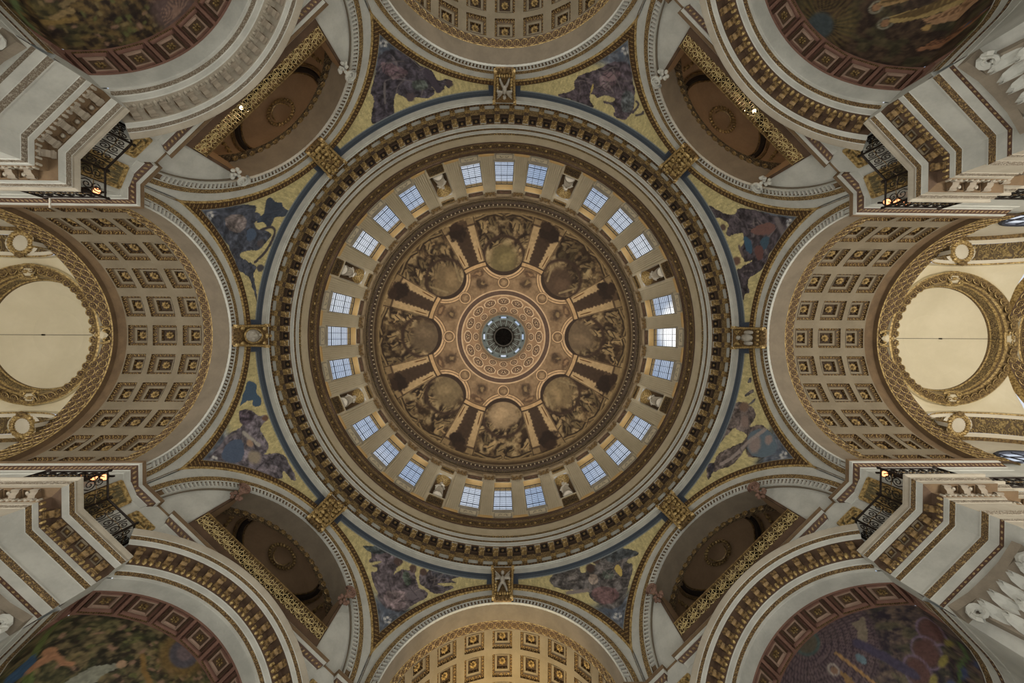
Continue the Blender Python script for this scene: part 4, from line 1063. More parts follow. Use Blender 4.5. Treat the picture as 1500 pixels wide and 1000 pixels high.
# ================================================================== lower niches of the diagonal arms
RIM = [(-4.1, h) for h in (13.05, 13.5, 14.0, 14.4)] + [(5.5 * math.sin(a), 11 + 5.5 * math.cos(a)) for a in np.radians(np.linspace(-48.2, 48.2, 41))] + [(4.1, h) for h in (14.4, 14.0, 13.5, 13.05)]
RU = [0.]
for i in range(len(RIM) - 1): RU.append(RU[-1] + math.hypot(RIM[i + 1][0] - RIM[i][0], RIM[i + 1][1] - RIM[i][1]))
N0, N1, N2, CD = 17.1, 17.74, 19.05, 3.9
def ncoffer(w):
    mb = MB()
    def rect(i, d): return [(-.6 + i, -w / 2 + i, d), (.6 - i, -w / 2 + i, d), (.6 - i, w / 2 - i, d), (-.6 + i, w / 2 - i, d)]
    L_ = [rect(.06, .0), rect(.1, -.16), rect(.2, -.17), rect(.23, -.05), rect(.3, -.05), rect(.32, -.12)]
    for j in range(5):
        for i in range(4): mb.quad(L_[j][i], L_[j][(i + 1) % 4], L_[j + 1][(i + 1) % 4], L_[j + 1][i], (0, 1, 0, 2, 2)[j], [(0, 0), (w, 0), (w, 1), (0, 1)])
    mb.poly(L_[5], 1); return mb.mesh('niche_coffer', ['pink', 'brown', 'pinklight'])
nco_me = ncoffer(1.16); nros_me = rosette_mesh('rosette', .2, .08, ['giltdark'], 6)
mb = MB()
for i in range(14): mb.box((.52, -.55 + 1.1 * (i + .5) / 14, .02), (.05, .05, .04), 0)
ndent_me = mb.mesh('dentil_strip', ['giltdark'])
NPR = [(5.5, 17.12), (5.5, 17.1), (5.52, 17.06), (5.74, 17.0), (5.78, 16.98), (5.96, 16.97), (6.0, 16.95), (6.38, 16.95), (6.42, 16.95), (6.5, 16.94), (6.5, 16.5), (6.52, 16.48), (6.66, 16.46), (6.7, 16.44), (6.84, 16.4), (6.86, 16.38), (7.02, 16.3), (7.08, 16.28), (7.1, 17.05)]
NPM = [0, 0, 1, 0, 0, 0, 2, 2, 2, 2, 0, 0, 0, 1, 0, 3, 3, 0]
niches = []
for k in (1, 3, 5, 7):
    gilt_arm = k != 5
    mb = MB(); arcsweep(mb, 11.0, NPR, NPM, 72, -46, 46)
    nar = trim(mb.mesh('niche_archivolt', ['white', 'leaf', 'brown', 'grey'] if gilt_arm else ['white', 'leaf_white', 'grey', 'grey']), RZ(45 * k))
    for i in range(17):
        th = -44 + 88 * (i + .5) / 17
        link('modillion', mod_me if gilt_arm else modw_me, nar, T(16.93, 0, 11) @ Matrix.Rotation(-math.radians(th), 4, 'X') @ T(0, 0, 6.5))
    mb = MB()
    for i in range(40):
        a = math.radians(-46 + 92 * (i + .5) / 40); R = Matrix.Rotation(-a, 3, 'X'); mb.blob(R @ Vector((16.94, 0, 6.2)) + Vector((0, 0, 11)), (.09, .1, .15), 0, R, 5, 3)
    link('eggs', mb.mesh('eggs', ['gilt' if gilt_arm else 'grey']), nar, kind='stuff')
    # soffit of the arch and its coffers
    mb = MB()
    mb.strip([(N0, t, h) for t, h in RIM], [(N1, t, h) for t, h in RIM], 0, RU)
    mb.strip([(N1, t, h) for t, h in RIM], [(N1 + .02, t, h + .03) for t, h in RIM], 1, RU)
    ed = 5.46
    for n0, n1 in ((N1, N1 + .1), (N2 - .12, N2)): mb.strip([(n0, t, h) for t, h in RIM], [(n1, t, h) for t, h in RIM], 1, RU)
    RB_ = [(-4.3, 12.8)] + [(t * 1.049, h) if abs(t) > 4.09 and h < 14.5 else (t * 1.037, 11 + (h - 11) * 1.037) for t, h in RIM] + [(4.3, 12.8)]
    RI_ = [(-4.1, 12.8)] + RIM + [(4.1, 12.8)]; UU = list(range(len(RB_)))
    mb.strip([(N1 + .08, t, h) for t, h in RB_], [(N2 - .1, t, h) for t, h in RB_], 1, UU)
    for nn_ in (N1 + .09, N2 - .11): mb.strip([(nn_, t, h) for t, h in RI_], [(nn_, t, h) for t, h in RB_], 1, UU)
    for i in range(-3, 5):
        a = math.radians(13.6 * (i - .5)); R = Matrix.Rotation(-a, 3, 'X'); mb.box(R @ Vector(((N1 + N2) / 2, 0, 5.56)) + Vector((0, 0, 11)), (N2 - N1 - .1, .13, .14), 1, R)
    # architrave carried round the base of the half dome
    pth = [(16.98, -4.1), (N2, -4.1)] + [(N2 + 3.95 * math.sin(a), -4.1 * math.cos(a)) for a in np.linspace(.12, PI - .12, 22)] + [(N2, 4.1), (16.98, 4.1)]
    pathsweep(mb, pth, 1, [(-.03, 12.08)] + EN[1:11] + [(-.5, 13.08)], [0, 0, 0, 2, 0, 0, 0, 3, 0, 0, 0])
    mb.strip([(x, y, -1.6) for x, y in pth], [(x, y, 12.1) for x, y in pth], 0)
    nw = struct('wall_%s_niche' % SIDES[k], mb.mesh('niche_soffit', ['white', 'pink', 'redbead', 'leaf']), RZ(45 * k))
    for i in range(-3, 4):
        c = link('niche_coffer', nco_me, nw, T((N1 + N2) / 2, 0, 11) @ Matrix.Rotation(-math.radians(13.6 * i), 4, 'X') @ T(0, 0, 5.5) @ Matrix.Rotation(PI, 4, 'X'))
        link('rosette', nros_me, c, T(0, 0, -.1)); link('dentil_strip', ndent_me, c, kind='stuff')
    for s in (-1, 1):
        c = link('niche_coffer', nco_me, nw, T((N1 + N2) / 2, s * 4.1, 13.75) @ Matrix.Rotation(PI / 2 * s, 4, 'X')); link('rosette', nros_me, c, T(0, 0, -.1))
    niches.append(nw)

# ================================================================== upper exedrae behind the diagonal arches
for k in (1, 3, 5, 7):
    mb = MB(); SC, SR = (21.7, 19.0), 6.05
    hs = lambda n, t: SC[1] + math.sqrt(max(.3, SR * SR - (n - SC[0]) ** 2 - t * t))
    ns, ts = np.linspace(18.5, 25.4, 24), np.linspace(-4.6, 4.6, 30)
    mb.grid([[(n, t, hs(n, t)) for t in ts] for n in ns], 0)
    th = np.radians(np.linspace(-60, 60, 40)); R1 = math.sqrt(SR * SR - (18.5 - SC[0]) ** 2)
    mb.strip([(18.5, 6.3 * math.sin(a), HC + 6.3 * math.cos(a)) for a in th], [(18.5, R1 * math.sin(a * 1.05), SC[1] - .05 + R1 * math.cos(a * 1.05)) for a in th], 1, [a * 6 for a in th])
    for s in (-1, 1): mb.quad((18.4, s * 4.5, 18.1), (25.4, s * 4.5, 18.1), (25.4, s * 4.5, 23.5), (18.4, s * 4.5, 23.5), 0)
    mb.quad((25.4, -4.6, 18.1), (25.4, 4.6, 18.1), (25.4, 4.6, 24.5), (25.4, -4.6, 24.5), 0)
    mb.quad((16.9, -4.75, 18.16), (25.4, -4.75, 18.16), (25.4, 4.75, 18.16), (16.9, 4.75, 18.16), 2)
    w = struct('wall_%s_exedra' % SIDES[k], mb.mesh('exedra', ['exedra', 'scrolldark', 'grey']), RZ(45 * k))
    for r0, rr_, nm, mt_ in ((3.05, .17, 'dome_rim', 'black'), (3.32, .09, 'outer_rim', 'giltdull'), (2.84, .05, 'inner_rim', 'giltdull')):
        mb = MB(); mb.tube([(19.35 + r0 * math.cos(q), r0 * math.sin(q), hs(19.35 + r0 * math.cos(q), r0 * math.sin(q)) - .03) for q in np.radians(np.linspace(-106, 106, 48))], rr_, 0, 5)
        link(nm, mb.mesh(nm, [mt_]), w)
    for s in (-1, 1):
        for q0 in (.5, .95):      # ribs of the corner webs
            mb = MB(); mb.tube([(19.35 + r_ * math.cos(q0), s * r_ * math.sin(q0), hs(19.35 + r_ * math.cos(q0), r_ * math.sin(q0)) - .03) for r_ in np.linspace(3.4, 4.9, 8)], .07, 0, 4); link('web_rib', mb.mesh('web_rib', ['dark']), w)
        mb = MB()
        for i in range(7): 
            n = 18.9 + i * .5; mb.blob((n, s * 3.75, hs(n, 3.75) - .05), (.16, .16, .08), 0, None, 6, 3)
        link('boss_row', mb.mesh('boss_row', ['giltdark']), w, kind='stuff')
    mb = MB()
    for i in range(26):
        a = 2 * PI * i / 26; n, t = 20.0 + .88 * math.cos(a), .88 * math.sin(a); mb.blob((n, t, hs(n, t) - .06), (.15, .12, .09), 0, Matrix.Rotation(a, 3, 'Z'), 5, 3)
    mb.tube([(20.0 + .62 * math.cos(a), .62 * math.sin(a), hs(20, 0) - .03) for a in np.linspace(0, 2 * PI, 24, endpoint=False)], .05, 0, 4, True)
    link('wreath', mb.mesh('exedra_wreath', ['giltdark']), w, label='dim gilt wreath on the exedra vault')
    mb = MB()
    for i in range(17):
        a = math.radians(-44 + 88 * (i + .5) / 17); R = Matrix.Rotation(-a, 3, 'X'); p = Vector((18.46, 5.75 * math.sin(a), 18.55 + 5.75 * math.cos(a))); mb.blob(p, (.05, .2, .2), 0, R, 8, 3)
    link('rosette_row', mb.mesh('rosette_row', ['giltdark']), w, kind='stuff')

# ================================================================== mosaics of the eight spandrels
# figures as outlines on the curved triangle: x runs round the church, y outwards
MOS = [(202.5,[('p',[(-1.5,123.2),(14.1,91.6),(33.1,56.2),(28.5,50.9),(22.9,50.3),(27.1,46.2),(20.9,39.0),(15.2,43.7),(10.5,43.9),(4.5,38.5),(8.0,30.0),(8.5,17.5),(4.7,14.6),(-4.7,19.4),(-14.8,20.4),(-22.1,27.6),(-23.9,36.8),(-31.0,48.9),(-37.3,48.0),(-38.7,36.7),(-40.4,26.5),(-43.5,20.7),(-55.6,22.3),(-72.5,13.9),(-95.3,9.1),(-82.0,14.5),(-58.8,26.3),(-55.5,36.7),(-55.0,44.0),(-37.4,56.4),(-20.1,77.4),(-8.7,99.7)],(72,76,86)),('p',[(45.1,46.4),(51.7,41.2),(47.0,31.5),(54.0,23.7),(46.8,17.9),(49.3,4.6),(35.2,12.7),(31.9,21.4),(23.8,22.4),(15.7,20.9),(12.9,27.2),(18.9,32.8),(11.4,41.8),(18.6,44.2),(28.7,37.9)],(62,70,82)),('p',[(3.3,88.2),(16.6,64.9),(6.1,51.9),(-10.1,59.5),(-9.6,77.0)],(108,100,98)),('p',[(-0.5,51.3),(5.6,41.5),(-5.5,34.1),(-16.2,44.6)],(78,92,112)),('l',[(7.1,32.1),(17.7,19.3),(11.3,11.2),(-19.7,13.7),(-37.6,24.9)],2.2,(70,66,70)),('e',[(-10.7,25.7)],5,5,(84,78,80)),('e',[(-43.0,14.8)],5,5,(78,76,80))],(-2.0,106.7)),(157.5,[('p',[(79.4,24.9),(72.8,15.9),(67.4,14.4),(57.9,17.9),(51.6,13.0),(41.2,13.3),(39.1,24.4),(45.1,27.9),(51.6,23.5),(50.4,39.5),(44.8,46.4),(53.2,41.3),(66.0,32.8)],(72,92,112)),('p',[(42.9,48.3),(38.1,30.0),(26.0,23.5),(25.2,13.0),(17.4,13.7),(15.1,22.1),(9.1,27.2),(-4.0,27.4),(-13.1,24.8),(-21.4,30.4),(-24.7,40.6),(-26.8,24.7),(-35.9,12.4),(-56.3,12.7),(-75.9,15.2),(-76.9,20.6),(-64.2,23.9),(-54.7,25.2),(-67.0,33.5),(-45.1,52.9),(-27.8,73.7),(-10.6,105.6),(-1.6,119.7),(5.4,94.2),(18.9,71.7),(19.3,50.1),(29.4,51.5)],(104,98,104)),('p',[(42.9,48.3),(38.1,30.0),(22.9,29.9),(19.3,50.1),(29.4,51.5)],(84,76,84)),('p',[(8.7,76.3),(6.5,55.5),(-10.9,61.3),(-21.0,72.5),(-13.8,90.8),(-2.9,95.8)],(82,94,114)),('p',[(-26.8,30.4),(-38.1,13.7),(-58.4,14.1),(-77.3,17.7),(-55.4,24.1),(-36.3,38.7)],(84,80,86)),('l',[(12.5,51.6),(-9.9,38.6)],3.5,(166,160,150)),('e',[(-22.2,52.0)],9,9,(150,138,120)),('e',[(20.9,15.9)],4.5,4.5,(110,84,70)),('e',[(-3.2,49.1)],5,4,(160,134,112))],(-5.2,105.3)),(247.5,[('p',[(-8.2,98.0),(12.1,94.5),(20.4,78.8),(40.0,51.2),(45.5,48.7),(47.8,31.8),(58.0,34.5),(66.7,30.0),(67.4,25.6),(62.6,18.1),(59.0,20.6),(57.8,26.0),(53.6,18.4),(47.4,17.4),(42.2,23.0),(37.4,29.6),(41.4,19.8),(34.4,13.1),(27.6,13.4),(11.2,20.8),(7.4,15.1),(1.7,18.3),(-0.7,25.5),(-7.3,30.2),(-9.8,36.7),(-16.4,25.2),(-21.9,16.9),(-22.2,8.8),(-37.5,8.0),(-56.6,11.2),(-60.1,13.3),(-51.9,25.7),(-40.8,36.2),(-39.0,50.2),(-39.6,52.4),(-22.6,72.3)],(72,68,76)),('p',[(-11.1,86.0),(6.0,70.7),(17.0,57.3),(12.2,52.2),(-6.5,53.2),(-15.0,71.8)],(98,82,88)),('p',[(10.5,42.3),(31.2,41.9),(36.5,26.4),(19.4,24.9)],(78,84,80)),('l',[(-17.8,55.1),(-28.4,29.4)],2,(110,104,104)),('l',[(38.1,50.0),(46.5,20.2)],6,(72,66,76)),('e',[(6.7,22.5)],6,6,(86,76,80)),('e',[(63.5,26.4)],4,6,(78,68,72))],(-0.2,107.3)),(292.5,[('p',[(12.7,91.7),(-6.8,84.6),(-21.4,63.4),(-41.9,46.7),(-45.3,35.1),(-40.4,26.1),(-54.1,16.9),(-63.3,12.7),(-61.0,9.9),(-45.5,10.5),(-31.3,9.8),(-23.3,7.2),(-2.9,10.7),(-16.7,18.7),(-20.4,24.4),(-16.9,29.4),(-8.1,24.0),(-5.4,30.6),(8.3,35.3),(16.7,35.9),(13.0,28.4),(-0.0,25.8),(3.3,21.8),(14.0,26.1),(23.7,20.8),(20.7,11.6),(37.9,11.4),(42.7,20.1),(44.9,33.2),(38.0,48.3),(32.9,60.6),(21.2,76.1)],(82,74,80)),('p',[(-16.6,52.9),(-5.2,70.9),(10.4,75.4),(6.6,60.4),(7.3,45.9),(-5.7,36.0)],(112,96,102)),('p',[(18.3,51.8),(33.0,56.8),(41.8,39.1),(41.7,25.4),(28.1,23.2)],(88,92,94)),('p',[(-20.5,29.7),(-20.5,44.1),(-18.1,37.9),(-18.1,25.3)],(176,158,98)),('l',[(45.1,29.5),(46.6,40.3),(45.6,45.5),(41.5,46.7)],2.0,(78,72,76)),('l',[(50.9,29.2),(56.8,35.2),(56.5,39.0)],2.0,(78,72,76)),('e',[(-3.3,60.9)],9,7,(134,112,116))],(2.0,104.9)),(337.5,[('p',[(-43.0,47.2),(-10.3,90.0),(2.9,117.9),(15.9,93.3),(25.9,68.4),(47.3,48.6),(52.7,32.0),(55.2,22.5),(64.6,21.6),(76.4,21.9),(72.9,15.0),(89.0,10.0),(71.1,5.3),(37.6,10.6),(37.4,18.3),(31.7,40.6),(32.0,25.1),(26.9,24.2),(12.3,24.2),(3.7,34.2),(-7.1,37.6),(-9.8,30.8),(-11.0,12.6),(-21.2,16.0),(-24.9,24.7),(-39.7,16.0),(-47.6,6.4),(-67.7,10.1),(-47.8,20.6),(-37.1,31.2),(-35.9,41.6)],(72,66,70)),('p',[(-7.3,43.0),(-8.2,83.6),(7.6,86.5),(6.0,60.9)],(114,86,80)),('p',[(-5.9,34.4),(5.3,45.3),(24.7,40.4),(19.7,31.8)],(62,90,110)),('p',[(9.2,56.9),(7.8,73.2),(20.7,65.3),(26.0,52.9)],(64,84,98)),('l',[(-5.5,91.6),(13.7,92.9)],5,(112,104,104)),('e',[(-26.5,13.2)],4.5,4.5,(96,80,72)),('e',[(26.2,14.1)],6,6,(108,84,72)),('l',[(7.6,24.7),(22.2,24.5)],2.5,(104,92,88)),('p',[(13.0,47.4),(21.3,59.8),(38.4,48.7),(27.5,42.0)],(100,72,68))],(3.9,108.1)),(22.5,[('p',[(-47.6,13.9),(-44.9,31.4),(-40.2,40.7),(-30.0,45.5),(-14.2,39.9),(-23.8,51.8),(-24.2,64.8),(-8.8,93.0),(7.0,90.5),(20.1,67.8),(19.9,51.1),(9.1,48.1),(40.6,43.7),(54.8,27.0),(61.1,25.4),(61.0,20.9),(75.9,24.0),(74.1,18.2),(58.1,7.3),(49.2,17.6),(40.9,12.7),(25.9,21.1),(4.0,42.8),(-7.9,42.6),(-5.0,27.9),(-9.0,18.2),(14.1,12.4),(32.5,7.9),(16.2,7.9),(-4.5,6.7),(-39.1,10.0)],(104,94,90)),('p',[(-56.0,18.1),(-69.2,30.1),(-63.6,33.2),(-55.3,23.3)],(82,80,84)),('p',[(-74.2,18.4),(-85.5,22.3),(-75.8,27.4)],(82,80,84)),('p',[(-44.0,27.9),(-56.5,35.8),(-53.5,37.9),(-44.9,31.4)],(82,80,84)),('p',[(-10.0,41.7),(-24.2,64.8),(-8.8,93.0),(7.0,90.5),(19.1,67.2),(13.1,50.1)],(96,110,120)),('e',[(2.8,58.4)],12,9,(140,126,120)),('l',[(47.0,26.4),(24.8,40.0),(2.2,47.3),(-19.5,64.1)],3.2,(150,138,132)),('e',[(-40.5,23.8)],7,7,(120,98,84)),('e',[(-21.1,31.9)],9,6,(134,116,108)),('p',[(58.1,7.3),(49.2,17.6),(60.4,22.0),(75.9,24.0)],(68,66,74)),('e',[(-9.7,75.2)],6,6,(146,130,124))],(1.1,104.9)),(112.5,[('p',[(73.5,21.2),(52.0,8.4),(32.5,8.6),(9.8,10.4),(8.4,16.0),(12.8,24.3),(13.1,37.1),(9.6,27.0),(2.1,21.6),(-5.4,20.6),(-4.3,12.8),(-10.8,11.3),(-12.6,18.8),(-21.2,32.9),(-25.1,39.6),(-32.8,41.0),(-43.1,45.8),(-24.7,68.0),(-11.5,85.6),(10.8,84.1),(29.2,60.4),(43.1,47.1),(35.6,42.6),(35.0,35.8),(47.0,39.6),(38.0,29.9),(35.4,23.1),(51.7,38.2),(51.0,21.1)],(96,88,92)),('p',[(-18.6,13.6),(-25.6,11.2),(-29.2,16.1),(-32.5,8.0),(-53.9,7.2),(-83.9,7.4),(-62.0,17.2),(-77.2,18.2),(-61.2,22.3),(-45.4,26.3),(-60.7,28.3),(-68.9,23.6),(-72.6,28.8),(-48.1,44.4),(-31.5,36.4),(-23.5,34.1)],(92,86,90)),('p',[(17.4,62.4),(-11.7,48.7),(-20.1,63.7),(-11.0,83.8),(7.1,80.1)],(126,112,114)),('p',[(73.5,21.2),(52.0,8.4),(32.5,8.6),(50.1,22.8)],(74,82,84)),('p',[(4.7,24.8),(-6.1,22.4),(-15.8,39.0),(-6.7,44.7)],(86,96,86)),('e',[(15.0,14.8)],6,6,(86,70,66)),('e',[(-8.7,16.2)],5,6,(88,72,66)),('e',[(-24.2,15.7)],5,5,(88,72,66)),('e',[(-23.6,52.3)],12,8,(108,100,104)),('p',[(-32.5,8.0),(-53.9,7.2),(-83.9,7.4),(-61.8,16.3),(-39.6,18.9)],(78,78,86))],(-2.7,100.0)),(67.5,[('p',[(72.2,15.6),(59.7,6.5),(41.8,6.2),(21.1,4.8),(27.7,18.8),(18.0,22.4),(14.3,11.4),(5.6,12.8),(1.1,16.8),(3.5,7.4),(-12.8,8.2),(-41.1,7.6),(-62.3,27.8),(-58.7,32.2),(-42.7,28.7),(-39.3,33.3),(-47.0,40.4),(-28.0,64.0),(-9.7,87.9),(8.4,85.8),(24.6,58.9),(23.0,47.2),(41.3,40.7),(63.2,32.4),(70.7,22.8)],(94,90,88)),('p',[(-20.0,29.0),(-30.1,29.1),(-27.3,48.3),(-21.1,46.9)],(188,166,98)),('p',[(-12.8,8.2),(-41.1,7.6),(-62.3,27.8),(-57.9,31.7),(-38.8,24.1),(-18.3,23.8)],(72,76,78)),('p',[(20.8,46.0),(-6.7,52.2),(-14.9,73.7),(3.4,80.9),(19.9,67.0)],(106,84,84)),('p',[(17.8,24.5),(5.2,27.6),(6.4,41.7),(19.7,42.3)],(150,136,124)),('e',[(10.3,17.1)],6,6,(74,60,54)),('e',[(-1.8,9.6)],5,5,(80,68,62)),('p',[(42.3,8.1),(28.4,8.4),(31.5,31.8),(44.6,31.6)],(112,106,102)),('l',[(50.7,41.8),(24.7,46.6)],3.5,(134,124,118)),('p',[(-2.9,27.0),(-18.5,32.5),(-16.4,46.6),(0.2,40.3)],(84,90,82))],(0.2,99.5))]
MLAB = ['gold mosaic of a winged figure above a seated one, between left and upper left arches',
        'gold mosaic of a blue-robed reader with open book, between left and lower left arches',
        'gold mosaic of a violet-robed man with scroll, between upper left and upper arches',
        'gold mosaic of a purple-draped crouching figure, between upper and upper right arches',
        'gold mosaic of brown and blue draped figures, between upper right and right arches',
        'gold mosaic of a turning grey-blue robed figure, between right and lower right arches',
        'gold mosaic of three grouped winged figures, between lower left and lower arches',
        'gold mosaic of figures under one long wing, between lower and lower right arches']
def spandrel_pts(ad, v, off=0.0):
    be = np.radians(22.5 - np.abs(ad)); t = 17 * np.tan(be); R0 = 17 / np.cos(be); h0 = HC + np.sqrt(7.9 ** 2 - np.minimum(t, 7.04) ** 2)
    return R0 + (17.02 - R0) * v - off, h0 + (27.32 - h0) * v
def chaikin(q, it=2, closed=True):
    q = np.array(q, float)
    for _ in range(it):
        n = np.roll(q, -1, 0) if closed else q[1:]; p_ = q if closed else q[:-1]
        r = np.empty((2 * len(p_), 2)); r[0::2] = .75 * p_ + .25 * n; r[1::2] = .25 * p_ + .75 * n
        q = r if closed else np.vstack([q[:1], r, q[-1:]])
    return [tuple(v) for v in q]
for (pc, shapes, mark), lab in zip(MOS, MLAB):
    A, V = np.meshgrid(np.linspace(-22.5, 22.5, 300), np.linspace(0, 1, 120), indexing='ij')
    R, H = spandrel_pts(A, V); a = np.radians(A + pc)
    P = np.stack([R * np.cos(a), R * np.sin(a), H], -1)
    X, Y = (A * 6.2).ravel(), (560 * R / H - 349).ravel()
    p = Paint(X, Y, (186, 174, 126))
    n = fbm(X / 2.2, Y / 5, 4 + int(pc), 3); p.c *= (.82 + .36 * n)[:, None]
    sp = vnoise(X * .9, Y * .9, 9); p.put((sp > .93).astype(float), (220, 206, 156))
    # the corner towards the pier fades into blue-grey tesserae
    ym = Y.max(); p.put(sstep(Y, ym - 62, ym - 40), (84, 92, 104)); p.put(sstep(Y, ym - 60, ym - 30) * sstep(fbm(X / 7, Y / 7, 31, 2), .45, .65) * .6, (104, 106, 112))
    wb = (1.6, .18, int(pc) + 3)
    for sh in shapes:
        if sh[0] == 'p': p.poly(chaikin(sh[1]), sh[2], wb)
    msk = 1 - sstep(np.abs(p.c[:, 0] - p.c[:, 2] * 1.05), 14, 30)
    f1 = fbm(X / 5.5 + 3 * fbm(X / 12, Y / 12, 7, 2), Y / 5.5, 50 + int(pc), 4); f2 = fbm(X / 2.0, Y / 2.0, 61, 2)
    p.c *= (1 + msk * (1.5 * (f1 - .5) + .5 * (f2 - .5)))[:, None]
    for sh in shapes:
        if sh[0] == 'e': p.ell(sh[1][0][0], sh[1][0][1], sh[2], sh[3], sh[4], .4, (1.6, .25, 8), edge=.3)
        elif sh[0] == 'l': p.line(chaikin(sh[1], 2, False), sh[2] * .8, sh[3], (.8, .25, 5))
    rr = np.random.default_rng(int(pc))
    for sh in shapes[:2]:      # fold lines
        q = np.array(sh[1]); lo, hi = q.min(0), q.max(0)
        for _ in range(12):
            c = lo + (hi - lo) * rr.uniform(.15, .85, 2); an = rr.uniform(0, PI); L = rr.uniform(5, 13)
            i, xx, yy = p.near(c[0] - L, c[0] + L, c[1] - L, c[1] + L, None)
            d = np.abs((xx - c[0]) * math.sin(an) - (yy - c[1]) * math.cos(an) + 1.2 * np.sin((xx + yy) / 5)); m = (1 - sstep(d, .4, 1.1)) * msk[i] * .5; p.lay(i, m, (48, 46, 52) if _ % 2 else (140, 130, 126))
    for j in range(5):          # pale emblem in the corner
        t_ = j * 1.256; p.ell(mark[0] + 3.6 * math.cos(t_), mark[1] + 3.6 * math.sin(t_), 1.9, 1.9, (196, 194, 188) if j % 2 == 0 else (150, 152, 156))
    # blue border along the gallery and at both ends, pale line along the arches
    p.put(1 - sstep(Y, 8.5, 9.5), (74, 84, 94)); p.put((1 - sstep(np.abs(Y - 9.5), .5, 1.0)), (128, 134, 134)); p.put((1 - sstep(np.abs(Y - 3.5), .8, 1.6)), (60, 68, 78))
    e = 22.5 - np.abs(A.ravel()); p.put(1 - sstep(e, 3.6, 3.8), (66, 76, 90)); p.put((1 - sstep(V.ravel(), .035, .05)) * sstep(e, 3.6, 3.8), (120, 126, 128))
    p.c *= (.92 + .16 * vnoise(X * 1.7, Y * 1.7, 77))[:, None]
    o = link('mosaic_picture', paint_mesh('mosaic_picture', P, p.c, 'mosaic'), None, None, label=lab, category='mosaic', group='mosaics of the spandrels')

# ================================================================== mosaics of the four half domes
RIMA = np.array(RIM)
CL = {1: 'half dome mosaic with concentric scale rows, fishes and a staff, in the lower right niche', 3: 'half dome mosaic of a bending blue-clad figure among dense leaves, in the lower left niche',
      5: 'half dome mosaic of tangled brown-green foliage with a long stem, in the upper left niche', 7: 'half dome mosaic of tan-robed haloed figures under a sunburst, in the upper right niche'}
class UnrolledPaint(Paint):
    """shapes are given in plan; the half dome is painted unrolled, so plan distances from the crown are opened out"""
    def cv(s, q):
        q = np.array(q, float).reshape(-1, 2); d = q - (N2, 0); r = np.hypot(d[:, 0], d[:, 1]) + 1e-9
        k = 4.1 * np.arcsin(np.minimum(.999, r / 4.12)) / (PI / 2) / r; return (d * k[:, None] + (N2, 0)).tolist()
    def poly(s, pts, col, wobble=None): Paint.poly(s, s.cv(pts), col, wobble)
    def line(s, pts, w, col, wobble=None): Paint.line(s, s.cv(pts), w * .9, col, wobble)
    def ell(s, cx, cy, *a, **k): c = s.cv([(cx, cy)])[0]; Paint.ell(s, c[0], c[1], *a, **k)
